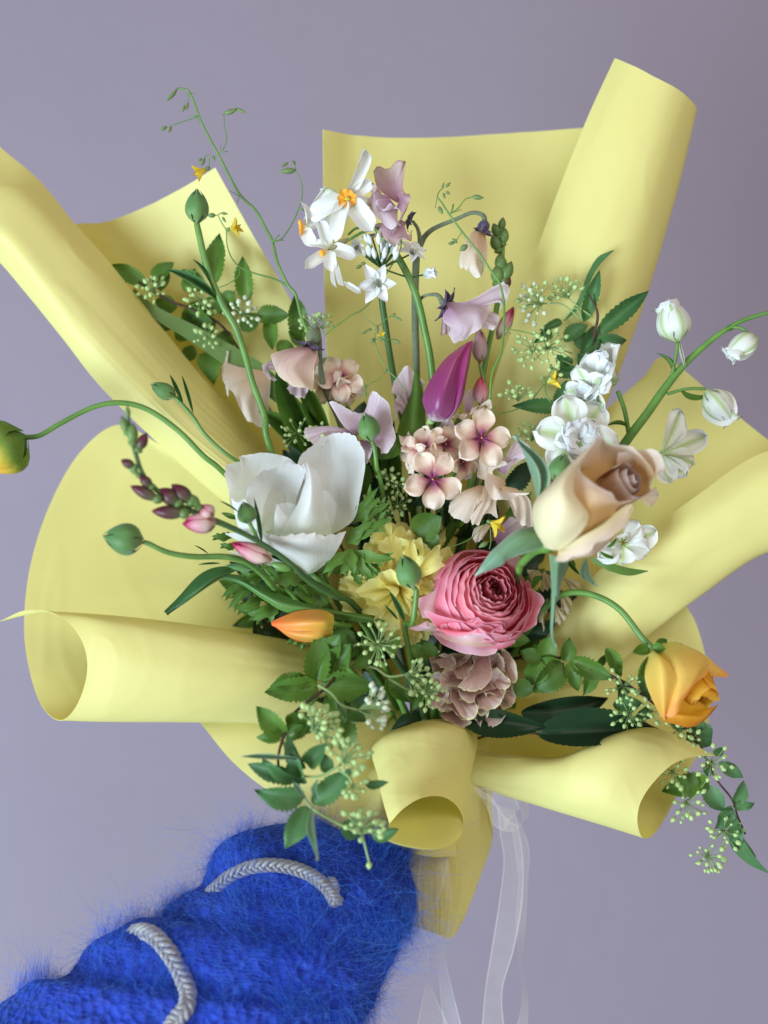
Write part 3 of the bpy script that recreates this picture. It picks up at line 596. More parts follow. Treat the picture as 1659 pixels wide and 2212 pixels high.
rpt([[k(520,1160,290), k(700,1100,280), k(900,960,270), k(1050,880,265)], [k(600,1238,325), k(760,1205,325), k(880,1180,315), k(980,1110,305), k(1075,1000,300)], [k(620,1240,348), k(700,1195,354), k(850,1150,354), k(920,1070,350), k(1065,1000,340)]], M_ROSE2, seed=6)
rpt([[k(425,1085,270), k(450,1115,290), k(500,1135,310), k(575,1140,320)], [k(350,960,275), k(400,980,335), k(560,980,372), k(745,1005,358)], [k(326,820,280), k(400,800,350), k(600,780,392), k(780,800,378), k(842,822,365)], [k(355,690,285), k(430,650,352), k(580,600,390), k(680,600,372), k(720,675,350)],
     [k(500,530,290), k(560,490,340), k(640,450,365), k(690,460,350), k(702,540,335)], [k(670,362,292), k(700,350,318), k(730,350,328), k(745,380,322), k(722,440,318)], [k(790,250,288), k(810,240,300), k(830,240,305), k(815,290,305), k(770,365,305)], [k(880,160,280), k(890,155,284), k(895,170,286), k(870,210,290), k(830,260,296)]], seed=7)
sp = pm('lance', G_GREY, 35, 0.5, 0.1, 2, 6, 14, 0, 7, 0.2)
def sepal(b, tt, w, tw=0): put('sepal', sp, t, b, tt, w, tw)
patch('sepal', t, [[k(330,925,255), k(380,980,268), k(415,1060,262), k(410,1120,255)], [k(180,960,270), k(230,1010,290), k(270,1090,282), k(280,1160,270)], [k(20,1090,275), k(60,1120,292), k(100,1180,290), k(100,1225,280)], [P_(840,190,285), P_(900,240,295), P_(960,280,290), P_(980,300,285)], [P_(690,410,280), P_(705,415,282), P_(730,400,280)]], G_GREY, nu=12, nv=20)
patch('sepal', t, [[k(480,1170,262), k(560,1200,290), k(660,1215,270)], [k(490,1260,260), k(550,1290,285), k(640,1290,262)], [k(505,1400,262), k(545,1430,280), k(600,1410,262)], [k(530,1560,262), k(545,1580,268), k(565,1560,262)], [k(536,1612,262), k(540,1615,262), k(545,1612,262)]], G_GREY, nu=10, nv=16)
patch('sepal', t, [[k(490,1300,255), k(520,1300,262)], [k(500,1480,262), k(535,1480,268)], [k(495,1700,270), k(525,1700,274)], [k(490,1850,268), k(512,1850,270)], [k(505,1960,262), k(520,1950,262)], [k(545,2010,255), k(552,2005,255)]], G_GREY, nu=6, nv=20)
sepal(k(375,730,250), k(245,70,262), 30, 25)
sepal(k(820,1190,260), k(868,1500,240), 14, 50)
stem(t, [k(470,1110,250), k(360,1140,225), k(250,1240,180), k(200,1350,120), (1080,1420,-30), (980,1600,-180)], [14, 10, 9, 8, 7, 6], S_GREEN, seg=10)
link('hip', ball('hip', S_GREEN, 12, 8, 0.1), t, frame(W(*k(400,1140,240)), V(0.6,-0.45,0.4), V(0,0,1), 34*kz(240), 40*kz(240), 34*kz(240)))
# ---- yellow orange ranunculus on an arched stem
M_YOR = petal('apricot_petal', [(0, (0.66, 0.66, 0.16)), (0.25, (0.86, 0.62, 0.14)), (0.7, (0.86, 0.50, 0.10)), (1, (0.88, 0.32, 0.07))], vein=0.08, vcol=(0.9, 0.4, 0.1), vfreq=24, trans=0.3, rough=0.5, bump=0.2, mottle=0.03)
M_YIN = petal('golden_petal', [(0, (0.55, 0.18, 0.01)), (0.5, (0.80, 0.38, 0.02)), (1, (0.84, 0.52, 0.06))], vein=0.08, trans=0.3, rough=0.5, bump=0.2)
t = flower('apricot_ranunculus', 'yellow and apricot ranunculus nodding on an arched stem at lower right', 'flower', Y_(470, 300, 150))
k = Y_
def ypt(rows, m=M_YOR, **kw): patch('petal', t, rows, m, nu=24, nv=16, **kw)
ypt([[k(600,280,130), k(750,240,120), k(850,250,125)], [k(900,600,130), k(1100,500,120), k(1200,520,130)], [k(1000,1000,160), k(1180,800,150), k(1280,820,160)], [k(880,1120,175), k(1100,1000,120), k(1250,900,155), k(1345,980,180)]], M_YIN, seed=1)
ypt([[k(1000,340,135), k(1080,380,140), k(1120,480,145)], [k(1180,420,140), k(1200,520,148), k(1180,640,150)], [k(1300,530,140), k(1320,600,146), k(1250,680,148)], [k(1450,640,140), k(1455,665,142), k(1440,692,142)]], seed=2)
ypt([[k(1050,400,135), k(1120,450,138), k(1180,500,135)], [k(1150,600,160), k(1220,650,150), k(1260,720,140)], [k(1100,900,180), k(1230,850,172), k(1330,930,155)], [k(1180,950,190), k(1260,1000,190), k(1350,990,170)]], M_YIN, seed=3)
cups('inner_petal', t, k(1060,900,150), (0.42, 0.62, 0.66), [(3, 80, [(10,-50),(34,-20),(38,10),(34,24)], 1.5, 2, .1), (3, 80, [(10,-50),(24,-20),(27,10),(23,22)], 1.2, 2, .1), (2, 90, [(4,-50),(12,-20),(15,5),(12,16)], 1, 2, .1)], M_YIN, 4, 12, 8)
ypt([[k(640,1000,160), k(800,1000,160), k(1000,950,160)], [k(560,1100,175), k(800,1130,190), k(1240,1100,175)], [k(600,1200,195), k(760,1190,205), k(950,1200,212), k(1150,1190,205), k(1260,1080,190), k(1330,1040,180)], [k(640,1275,190), k(760,1300,195), k(930,1340,198), k(1080,1300,195), k(1220,1180,188), k(1345,1020,178)]][::-1], M_YIN, seed=5)
ypt([[k(470,300,150), k(540,270,160), k(700,230,155), k(800,235,140)], [k(520,480,180), k(760,440,205), k(1000,360,175), k(1100,370,150)], [k(640,760,200), k(860,700,225), k(1100,540,205), k(1205,480,170)], [k(640,1000,205), k(800,960,228), k(1000,760,222), k(1190,600,190)], [k(620,1190,205), k(760,1190,215), k(900,950,222), k(1020,790,218), k(1180,650,198)]], fray=.8, rip=1, seed=6)
ypt([[k(455,310,152), k(480,340,165), k(520,360,170)], [k(375,560,165), k(560,450,215), k(740,560,205)], [k(385,760,172), k(580,700,232), k(790,720,222)], [k(470,980,180), k(600,950,228), k(730,950,218)], [k(560,1160,190), k(620,1180,212), k(670,1140,208)], [k(620,1250,192), k(640,1245,200), k(650,1200,202)]], seed=7)
sp2 = pm('ovate', G_LEAF, -50, 0.5, 0, 2, 6, 10)
put('sepal', sp2, t, k(450,320,150), k(165,400,160), 26, 20); put('sepal', sp2, t, k(460,320,160), k(690,350,185), 26, -20)
put('sepal', sp2, t, k(420,420,150), k(185,700,165), 30, -30); put('sepal', sp2, t, k(500,300,160), k(640,190,150), 26, 10)
stem(t, [k(470,310,152), (1385,1375,140), (1340,1318,120), (1290,1288,90), (1235,1280,50), (1190,1300,10), (1150,1350,-50), (1050,1500,-160), (960,1640,-210)], [7, 7, 7, 7, 7, 7, 6, 6, 6], S_GREEN, seg=9)
# ---- mauve carnation
def fans(t, c, n, rad, mat, seed, spread=100, ax=(0, 0, 1), lmin=0.75, jag=0.0, ruf=0.3, ang=55, tilt=0.7, bend=0.25):
    rnd = random.Random(seed); A = V(*ax).normalized(); e1 = A.orthogonal().normalized(); e2 = A.cross(e1); C = W(*c); k = kz(c[2])
    ms = [fan(mat, ang+5*(s % 3), ruf*(0.8+0.1*s), 1.7+0.3*s, bend, jag, s) for s in range(7)]
    for i in range(n):
        o = math.radians(spread)*math.sqrt((i+0.4)/n); a = i*2.39996+rnd.uniform(-.2, .2)
        rd = e1*math.cos(a)+e2*math.sin(a); y = A*math.cos(o)+rd*math.sin(o)
        l = rad*rnd.uniform(lmin, 1.03); z = (A*math.sin(o)-rd*math.cos(o))
        z = Matrix.Rotation(rnd.uniform(-tilt, tilt)*(1.6 if o < 0.7 else 1), 3, y) @ z
        link('petal', ms[i % 7], t, frame(C, y, z, l*k*rnd.uniform(0.85, 1.1), l*k))
def ruffles(t, _, m):
    MP = [(25,[[(300,1600),(350,1600)],[(260,1700),(380,1660)],[(205,1775),(290,1790),(380,1730),(425,1650),(395,1590)]]),
     (25,[[(380,1400),(430,1330)],[(280,1400),(300,1250)],[(260,1420),(235,1320),(215,1230),(265,1170),(330,1200)]]),
     (20,[[(850,1300),(950,1400)],[(960,1250),(1030,1420)],[(970,1150),(1060,1230),(1120,1340),(1130,1500),(1060,1515),(1020,1450)]]),
     (22,[[(860,1560),(940,1500)],[(1000,1660),(1060,1560)],[(1070,1780),(1117,1680),(1090,1600),(1060,1510)]]),
     (24,[[(700,1800),(800,1780),(950,1740)],[(650,1930),(790,1890),(1010,1840)],[(630,1970),(740,2000),(762,1925),(810,1912),(850,1985),(950,1945),(1065,1770)]]),
     (30,[[(350,1820),(450,1800),(600,1860)],[(345,1860),(440,1870),(630,1900)],[(335,1875),(430,1930),(560,1985),(645,1950),(658,1925)]]),
     (36,[[(860,1300),(870,1450)],[(920,1240),(960,1400)],[(930,1205),(990,1280),(1002,1380),(1022,1412)]]),
     (36,[[(480,1350),(560,1400)],[(480,1300),(600,1260)],[(470,1372),(560,1340),(640,1262),(648,1215),(560,1195)]]),
     (40,[[(900,1420),(990,1420)],[(900,1520),(1010,1500)],[(905,1440),(915,1562),(990,1592),(1052,1562),(1062,1502),(1000,1440),(940,1392)]]),
     (42,[[(400,1330),(470,1390)],[(340,1270),(400,1240),(480,1290)],[(240,1310),(300,1320),(350,1370),(430,1372),(497,1330),(470,1252),(390,1218),(310,1240)]]),
     (46,[[(460,1560),(500,1450)],[(400,1540),(440,1420)],[(345,1580),(330,1460),(380,1400),(462,1372)]]),
     (48,[[(400,1740),(460,1700),(500,1740)],[(370,1780),(450,1770),(560,1860)],[(312,1800),(370,1822),(430,1790),(500,1850),(560,1902),(652,1922)]]),
     (54,[[(500,1340),(640,1260)],[(480,1400),(660,1340)],[(465,1375),(520,1475),(605,1478),(650,1400),(695,1300)]]),
     (58,[[(450,1580),(560,1620),(640,1640)],[(440,1680),(570,1740),(680,1740)],[(485,1760),(540,1850),(620,1907),(700,1872),(728,1790),(700,1730)]]),
     (62,[[(705,1660),(800,1600),(950,1570)],[(725,1730),(850,1690),(985,1640)],[(722,1780),(830,1805),(930,1772),(985,1690),(993,1615)]]),
     (70,[[(590,1560),(700,1570),(860,1530)],[(550,1620),(690,1640),(900,1570)],[(515,1590),(560,1690),(670,1733),(705,1660),(800,1605),(942,1576)]]),
     (82,[[(700,1290),(770,1245),(840,1245)],[(650,1420),(770,1400),(868,1400)],[(570,1500),(700,1510),(855,1490)],[(510,1565),(600,1606),(700,1612),(805,1565)]])]
    for i, (z, rows) in enumerate(MP):
        n = len(rows)-1
        patch('petal', t, [[P_(x, y, z-34*(1-j/n)**1.3+(6*math.sin(q*2.1+i) if j == n else 0)) for q, (x, y) in enumerate(r)] for j, r in enumerate(rows)], m, nu=40, nv=12, fray=0.9, rip=2.2, fq=3.2, seed=i)
    fans(t, (1020, 1476, -32), 14, 92, m, 5, 88, (0.02, 0.05, 1), ruf=0.2, ang=55, tilt=0.5, lmin=0.9)
M_MAUVE = petal('mauve_petal', [(0, (0.28, 0.10, 0.08)), (0.5, (0.54, 0.34, 0.28)), (0.9, (0.66, 0.48, 0.42)), (1, (0.74, 0.62, 0.42))], edge=((0.90, 0.84, 0.48), 0.075), vein=0.35, vcol=(0.36, 0.13, 0.20), vfreq=16, trans=0.25, rough=0.55, bump=0.4, mottle=0.08)
t = flower('mauve_carnation', 'ruffled mauve carnation with pale yellow petal edges below the pink ranunculus', 'flower', (1020, 1490, 20))
ruffles(t, 'P', M_MAUVE)
stem(t, [(1020,1480,10), (1000,1540,-80), (950,1650,-210)], 6, S_GREEN)
# ---- pale yellow double flower
M_YEL = petal('soft_yellow_petal', [(0, (0.94, 0.70, 0.12)), (0.3, (0.95, 0.82, 0.25)), (1, (0.96, 0.90, 0.38))], vein=0.05, vcol=(0.85, 0.7, 0.2), vfreq=16, trans=0.48, rough=0.55, bump=0.4, mottle=0.05)
t = flower('yellow_carnation', 'soft yellow double carnation with jagged petals between the white and pink ranunculus', 'flower', (870, 1280, 20))
fans(t, (862, 1266, 15), 64, 128, M_YEL, 9, 92, (-0.02, 0.05, 1), jag=0.05, ruf=0.13, ang=40, tilt=0.4, lmin=0.5)
for (bx, by, tx, ty, w, z) in ((870,1230,838,1128,90,25), (905,1225,945,1120,64,15), (920,1260,985,1195,54,40), (840,1290,728,1262,74,20), (840,1310,740,1310,60,30), (870,1230,880,1165,110,60), (860,1260,790,1205,80,50), (870,1330,860,1388,90,40), (910,1300,940,1350,90,50)):
    put('petal', fan(M_YEL, 50, 0.12, 2, 0.2, 0.035, int(w) % 5), t, (bx,by,z-10), (tx,ty,z+10), w*1.1, R.uniform(-20, 20))
stem(t, [(875,1270,0), (900,1450,-120), (930,1640,-210)], 6, S_GREEN)
# ---- tulips
M_TUL = petal('purple_tulip_petal', [(0, (0.46, 0.38, 0.38)), (0.10, (0.25, 0.06, 0.17)), (0.5, (0.27, 0.028, 0.14)), (1, (0.36, 0.05, 0.15))], vein=0.30, vcol=(0.42, 0.12, 0.28), vfreq=40, trans=0.12, rough=0.32, bump=0.35, mottle=0.05, spec=0.5)
t = flower('purple_tulip', 'closed magenta purple tulip leaning right at the centre of the bouquet', 'flower', (940, 908, 60))
k = E_
def tpt(rows, m=M_TUL, **kw): patch('petal', t, rows, m, nu=20, nv=20, **kw)
tpt([[k(870,470,70), k(910,485,70), k(980,480,70)], [k(880,330,65), k(980,300,70), k(1080,330,60)], [k(960,180,60), k(1040,160,70), k(1115,170,55)], [k(1100,20,60), k(1120,10,62), k(1135,20,60)]])
tpt([[k(960,485,75), k(990,480,85), k(1000,470,78)], [k(1000,420,85), k(1050,400,100), k(1075,370,80)], [k(1030,280,88), k(1085,250,105), k(1105,240,82)], [k(1060,130,85), k(1110,110,100), k(1128,120,80)], [k(1120,15,75), k(1138,2,75), k(1142,20,72)]])
tpt([[k(880,465,75), k(910,480,88), k(960,485,85)], [k(848,380,75), k(930,400,112), k(1020,420,98)], [k(850,320,75), k(950,310,118), k(1040,330,100)], [k(900,220,75), k(990,200,112), k(1065,210,95)], [k(980,110,75), k(1040,100,100), k(1085,110,88)], [k(1080,30,75), k(1105,22,85), k(1130,10,78)]])
stem(t, [k(900,470,75), k(880,540,50), (905,1100,-30), (920,1400,-150), (930,1640,-210)], [9, 8, 7, 7, 6], S_PALE, seg=9)
patch('leaf', t, [[k(680,680,20), k(760,660,45), k(850,600,30)], [k(700,520,15), k(780,500,45), k(862,500,30)], [k(750,360,10), k(800,340,35), k(855,340,25)], [k(785,240,10), k(805,220,20), k(830,230,15)], [k(798,175,10), k(802,170,12), k(812,178,12)]], G_LEAF)
M_OTUL = petal('orange_tulip_petal', [(0, (0.48, 0.42, 0.05)), (0.3, (0.66, 0.34, 0.05)), (0.75, (0.85, 0.22, 0.05)), (1, (0.90, 0.10, 0.03))], vein=0.2, vcol=(0.85, 0.42, 0.12), vfreq=40, trans=0.12, rough=0.35, bump=0.3, mottle=0.04, edge=((0.88, 0.17, 0.05), 0.06))
t = flower('orange_tulip', 'closed orange tulip bud lying to the left under a long leaf', 'flower', T_(590, 900, 120))
k = T_
tpt([[k(590,860,110), k(600,920,105), k(580,1000,110)], [k(480,815,105), k(480,920,90), k(460,1055,105)], [k(300,840,105), k(300,930,90), k(300,1050,105)], [k(150,905,110), k(145,930,110), k(150,950,110)]], M_OTUL)
tpt([[k(560,1030,125), k(590,1000,135), k(590,960,140)], [k(430,1062,125), k(470,1030,160), k(490,960,160)], [k(270,1030,125), k(300,1010,150), k(320,960,150)], [k(160,950,122), k(180,960,128), k(190,945,130)], [k(122,918,120), k(125,922,120), k(130,920,120)]], M_OTUL)
tpt([[k(596,850,125), k(600,910,150), k(585,975,140)], [k(500,812,125), k(520,900,172), k(500,975,160)], [k(330,820,122), k(350,900,165), k(340,975,158)], [k(190,870,120), k(200,920,140), k(210,965,135)], [k(120,905,118), k(118,920,120), k(124,935,120)]], M_OTUL)
stem(t, [k(590,920,120), k(700,940,80), k(850,960,20), (920,1640,-200)], 7, S_GREEN)
patch('leaf', t, [[k(1000,870,70), k(990,900,85), k(960,925,80)], [k(580,810,95), k(640,840,110), k(640,890,90)], [D_(1200,1420,90), D_(1160,1450,120), D_(1170,1500,110)], [D_(1040,1350,90), D_(1020,1390,115), D_(1030,1430,105)], [D_(900,1280,90), D_(880,1310,100), D_(880,1330,95)], [D_(745,1262,90), D_(735,1275,92), D_(745,1290,90)]], G_BRIGHT, nu=10, nv=26)
# ---- narcissus
M_NAR = petal('narcissus_petal', [(0, (0.78, 0.80, 0.62)), (0.3, (0.84, 0.84, 0.80)), (1, (0.87, 0.87, 0.88))], stripe=((0.72, 0.76, 0.60), 0.05), vein=0.06, vfreq=20, vcol=(0.7, 0.72, 0.66), trans=0.3, rough=0.5, bump=0.3, mottle=0.03)
M_CUP = plain('orange_cup', (0.86, 0.34, 0.02), (0.90, 0.46, 0.05), 0.5, 300, 0.3)
t = flower('narcissus', 'white narcissus head with orange cups and twisted petals at upper left of the centre sheet', 'flower', B_(715, 635, 60))
k = B_
nb = [pm('oblong', M_NAR, b, 0.15, 0.12, 1, 6, 12, 0, 7, 0.15, 0, 0, s) for s, b in enumerate((15, 40, -20, 25))]
def nar(b, tt, w, tw=0, i=0): put('petal', nb[i], t, b, tt, w, tw)
c = k(540,465,95)
nar(c, k(648,172,110), 27, 35, 0); nar(c, k(300,570,105), 40, 0, 1); nar(c, k(455,700,110), 34, 10, 1); nar(c, k(690,650,110), 44, 0, 3); nar(c, k(672,360,85), 28, 30, 2); nar(c, k(500,600,100), 30, 10, 1); nar(k(560,480,92), k(670,500,80), 26, 0, 2)
cf = [pm('obov', M_CUP, 30, 0.3, 0.1, 1, 4, 6)]
ring('cup_lobe', cf, t, k(540,470,100), (0.05, 0.02, 1), 7, 21, 17, 68, 0, 4, 3)
YS = plain('stamen_yellow', (0.62, 0.52, 0.05), (0.75, 0.65, 0.1), 0.6)
ring('stamen', [ball('stamen', YS, 6, 5)], t, k(540,470,102), (0, 0, 1), 5, 9, 4, 35, 20)
c = k(292,640,80)
ring('cup_lobe', cf, t, k(292,640,84), (-0.95, 0.05, 0.2), 6, 20, 15, 45, 0, 4, 4)
nar(c, k(300,480,95), 20, 60, 1); nar(k(300,560,90), k(395,385,95), 16, 50, 2); nar(c, k(370,560,80), 34, 10, 0); nar(c, k(330,740,90), 30, 20, 1)
c = k(400,780,85)
nar(k(430,780,85), k(290,880,100), 26, 0, 0); nar(k(430,770,85), k(445,890,105), 28, 0, 3); nar(k(440,760,80), k(590,800,95), 30, 0, 1); nar(k(430,760,80), k(365,600,90), 28, 20, 2); nar(k(440,740,78), k(420,560,85), 26, -20, 0); nar(k(430,760,80), k(310,720,90), 20, 20, 1)
nar(k(470,830,95), k(460,990,100), 10, 40, 3); nar(k(470,820,95), k(530,990,105), 12, 30, 2); nar(k(520,960,103), k(625,1025,105), 13, 10, 1)
link('cup_lobe', ball('cup', M_CUP, 8, 6, 0), t, frame(W(*k(375,790,92)), V(1, 0, 0.2), V(0, 0, 1), 18*U, 14*U, 18*U))
SP = plain('spathe', (0.30, 0.26, 0.14), (0.22, 0.2, 0.1), 0.6)
link('flower_base', ball('ovary', SP, 8, 7, 0.2), t, frame(W(*k(560,700,80)), V(-1, 0.55, 0.1), V(0, 0, 1), 15*U, 56*U, 15*U))
link('bud', ball('bud', B_WHITE, 10, 8, 0.4), t, frame(W(*k(490,445,92)), V(-1, -0.3, 0.1), V(0, 0, 1), 20*U, 42*U, 20*U))
stem(t, [k(690,645,68), k(620,670,78), k(550,710,80)], 3.2, S_GREEN); stem(t, [k(700,640,65), k(600,640,70), k(545,680,72)], 2.6, S_GREEN)
put('spathe', pm('ovate', plain('spathe_skin', (0.36, 0.26, 0.18)), 20, .8), t, k(745,640,62), k(690,630,72), 16, 0)
stem(t, [k(715,640,60), k(790,740,55), k(880,880,45), k(950,1040,35), k(1000,1250,20), k(1045,1530,0), (950,1100,-60), (935,1640,-210)], [7, 8, 8, 8, 8, 8, 7, 7], S_GREEN, seg=9)
# ---- allium
M_ALL = petal('allium_petal', [(0, (0.70, 0.76, 0.62)), (0.3, (0.84, 0.84, 0.84)), (1, (0.86, 0.86, 0.90))], vein=0.05, vfreq=12, vcol=(0.7, 0.74, 0.66), trans=0.3, rough=0.5, bump=0.2, mottle=0.02)
t = flower('white_allium', 'white allium with closed buds and open starry florets under the narcissus', 'flower', B_(745, 1100, 30))
B_ALL = plain('allium_bud', (0.80, 0.82, 0.84), (0.62, 0.70, 0.62), 0.5, 200, 0.1)
rr = random.Random(4); hub = k(745, 880, 40)
for i in range(22):
    e = k(640+rr.random()*190, 730+rr.random()*130, 50+rr.random()*40)
    stem(t, [hub, e], [1.6, 1.6], S_DARK, 'pedicel', 5)
    link('bud', ball('bud', B_ALL, 8, 6, 0.35), t, frame(W(*e), V((e[0]-hub[0])*0.5, -30, 8), V(0, 0, 1), 12*U, 27*U, 12*U))
am = [pm('ovate', M_ALL, 20, 0.35, 0.1, 1, 4, 8, seed=s) for s in range(3)]
ST = plain('stamen_grey', (0.35, 0.34, 0.25))
for (x, y, z, ax, ln) in ((715,970,95,(0.0,0.25,1),47), (925,790,60,(0.25,-0.5,0.7),36), (690,700,45,(-0.1,-0.9,0.4),28), (600,760,60,(-0.6,-0.2,0.7),26)):
    ring('petal', am, t, k(x,y,z), ax, 6, ln, ln*0.58, 74, 10, 6)
    ring('stamen', [ball('stamen', ST, 5, 4)], t, k(x,y,z+3), ax, 6, ln*0.34, 2.4, 25, 0)
    stem(t, [hub, k((x+745)/2,(y+880)/2,z-15), k(x,y,z-3)], 2, S_DARK, 'pedicel', 5)
stem(t, [hub, k(900,930,40), k(990,918,45)], 2, S_DARK, 'pedicel', 5)
ring('petal', [pm('ovate', M_ALL, 5, 0.8, 0, 1, 4, 8)], t, k(985,915,45), (1, -0.1, 0.3), 6, 34, 20, 22, 0, 4)
stem(t, [hub, k(745,1050,30), k(765,1200,10), k(790,1370,-20), k(830,1600,-60), (900,1100,-120), (925,1640,-210)], [6, 7, 7, 7, 7, 7, 6], S_DARK, seg=9)
# ---- pansies / frilled blooms: each petal traced
def pans(name, c1, c2, c3, edge, vc): return petal(name, [(0, c1), (0.5, c2), (1, c3)], edge=(edge, 0.06), vein=0.32, vcol=vc, vfreq=26, trans=0.3, rough=0.6, bump=0.5, mottle=0.05)
M_LIL = pans('lilac_petal', (0.42, 0.20, 0.34), (0.62, 0.47, 0.54), (0.71, 0.59, 0.63), (0.78, 0.71, 0.70), (0.38, 0.20, 0.36))
M_DUSK = pans('dusky_petal', (0.38, 0.17, 0.30), (0.52, 0.34, 0.38), (0.60, 0.48, 0.40), (0.42, 0.16, 0.22), (0.30, 0.12, 0.24))
M_PEACH = pans('peach_petal', (0.48, 0.22, 0.28), (0.70, 0.48, 0.42), (0.78, 0.60, 0.46), (0.84, 0.70, 0.50), (0.40, 0.20, 0.24))
M_CREAM = pans('cream_petal', (0.66, 0.40, 0.20), (0.80, 0.64, 0.50), (0.84, 0.74, 0.64), (0.87, 0.80, 0.70), (0.62, 0.48, 0.48))
M_YBE = pans('faded_petal', (0.50, 0.38, 0.18), (0.66, 0.56, 0.34), (0.70, 0.62, 0.42), (0.62, 0.50, 0.32), (0.5, 0.4, 0.25))
M_CAL = petal('purple_calyx', [(0, (0.10, 0.13, 0.07)), (0.4, (0.07, 0.05, 0.10)), (1, (0.07, 0.03, 0.09))], vein=0.3, vcol=(0.2, 0.2, 0.2), trans=0.05, rough=0.55, bump=0.5, sheen=0.5)
def calyx(t, c, ax, n, ln, wd, opn=50): ring('sepal', [pm('lance', M_CAL, 40, 0.5, 0.2, 1, 4, 8, seed=s) for s in range(3)], t, c, ax, n, ln, wd, opn, 15, 10)
def pp(rows, m, **kw):
    kw['rip'] = kw.get('rip', 2)*1.5; kw['fq'] = kw.get('fq', 2)*1.25
    patch('petal', t, rows, m, nu=40, nv=14, fray=1.0, **kw)
# dusky one beside the narcissus
t = flower('dusky_pansy', 'crumpled dusky mauve pansy just right of the narcissus', 'flower', B_(930, 600, 60))
k = B_
pp([[k(800,470,60), k(840,490,64), k(880,480,60)], [k(720,400,70), k(800,350,58), k(870,400,70)], [k(695,300,85), k(720,285,80), k(800,270,70), k(870,240,78), k(888,245,82)]], M_DUSK, rip=5, fq=1.5, seed=1)
pp([[k(780,480,70), k(820,500,74)], [k(700,380,85), k(690,470,95), k(720,540,90)], [k(670,370,80), k(715,400,98), k(665,480,92), k(672,520,92), k(730,600,88)]], M_DUSK, rip=4, fq=2, seed=2)
pp([[k(780,450,78), k(820,500,80), k(840,520,78)], [k(700,420,88), k(740,520,104), k(840,590,95)], [k(680,400,80), k(700,560,106), k(800,640,100), k(860,620,92)]], M_LIL, rip=4, fq=1.4, seed=3)
pp([[k(830,440,84), k(850,470,90), k(830,520,90)], [k(870,420,88), k(900,480,100), k(860,560,100)], [k(860,410,80), k(910,445,90), k(905,500,102), k(830,640,108), k(800,690,100)]], M_DUSK, rip=4, fq=2, seed=4)
pp([[k(770,560,84), k(820,600,90), k(870,590,84)], [k(730,640,86), k(800,700,96), k(900,680,86)], [k(730,690,86), k(780,720,92), k(830,760,94), k(860,700,98), k(915,720,90), k(925,650,84)]], M_DUSK, rip=4, fq=1.6, seed=5)
pp([[k(790,470,92), k(800,500,92)], [k(720,470,106), k(760,540,106), k(830,520,98)], [k(705,490,108), k(740,530,112), k(800,500,112), k(850,530,100)]], M_LIL, rip=3, fq=2, seed=6)
calyx(t, k(925,600,50), (-0.8,-0.3,0.3), 5, 26, 12, 70)
stem(t, [k(930,600,50), k(960,650,40), k(972,740,20), k(950,820,0), k(942,1100,-20), k(950,1500,-60), (905,1100,-120), (925,1640,-210)], [3.5, 4, 6, 8, 8, 8, 7, 6], S_FUZZ, seg=9)
# nodding faded one
t = flower('faded_pansy', 'faded cream and purple pansy hanging from a hooked grey stem', 'flower', B_(1330, 600, 40))
pp([[k(1290,650,40), k(1320,660,55), k(1360,650,45)], [k(1230,740,45), k(1290,760,72), k(1365,750,50)], [k(1205,830,50), k(1280,860,75), k(1360,840,50)], [k(1210,870,50), k(1250,890,65), k(1330,940,66), k(1345,900,56)]], M_CREAM, rip=4, fq=2, seed=1)
pp([[k(1300,650,35), k(1350,650,35)], [k(1260,760,30), k(1370,740,30)], [k(1240,860,30), k(1310,900,35), k(1365,860,30)]], M_PEACH, rip=4, fq=2, seed=2)
calyx(t, k(1350,600,45), (-0.2, 1, 0.2), 6, 40, 20, 35)
link('calyx', ball('calyx', M_CAL, 9, 6, 0.1), t, frame(W(*k(1355,585,45)), V(-0.15, 1, 0.1), V(0, 0, 1), 28*U, 34*U, 28*U))
stem(t, [k(1355,600,45), k(1345,565,42), k(1280,550,35), k(1180,590,25), k(1060,640,12), k(1000,690,5), k(968,755,0)], [6, 5, 4.5, 4.5, 5, 6, 7], S_FUZZ, seg=8)
# lilac one hanging right
t = flower('lilac_pansy', 'pale lilac pansy seen from the side above the purple tulip', 'flower', B_(1100, 1080, 60))
pp([[k(1110,1080,62), k(1130,1100,70), k(1110,1130,62)], [k(1200,1080,60), k(1200,1160,90), k(1110,1190,70)], [k(1340,1080,65), k(1310,1150,95), k(1240,1240,100), k(1150,1230,80)], [k(1400,1100,70), k(1340,1220,95), k(1250,1290,102), k(1180,1320,98), k(1140,1270,84)]], M_LIL, rip=3, fq=2, seed=1)
pp([[k(1120,1080,60), k(1160,1090,62)], [k(1260,1070,60), k(1300,1110,70)], [k(1400,990,65), k(1440,1080,74)], [k(1470,952,66), k(1500,1000,70), k(1490,1060,74), k(1440,1130,78)]], M_LIL, rip=3, fq=1.5, seed=2)
pp([[k(1200,1120,58), k(1220,1160,60)], [k(1330,1120,60), k(1330,1220,70)], [k(1420,1140,62), k(1440,1180,66), k(1410,1240,72), k(1340,1230,76)]], M_LIL, rip=3, fq=2, seed=3)
pp([[k(1110,1110,50), k(1130,1140,50)], [k(1100,1200,50), k(1160,1240,54)], [k(1095,1275,52), k(1130,1270,58), k(1170,1290,60)]], M_DUSK, seed=4)
calyx(t, k(1100,1075,60), (0.7,0.4,0.3), 6, 42, 20, 60)
stem(t, [k(1105,1085,60), k(1080,1040,50), k(1030,1035,40), k(985,1050,25), k(965,1080,10)], [7, 5, 3.5, 3.5, 4], S_FUZZ)
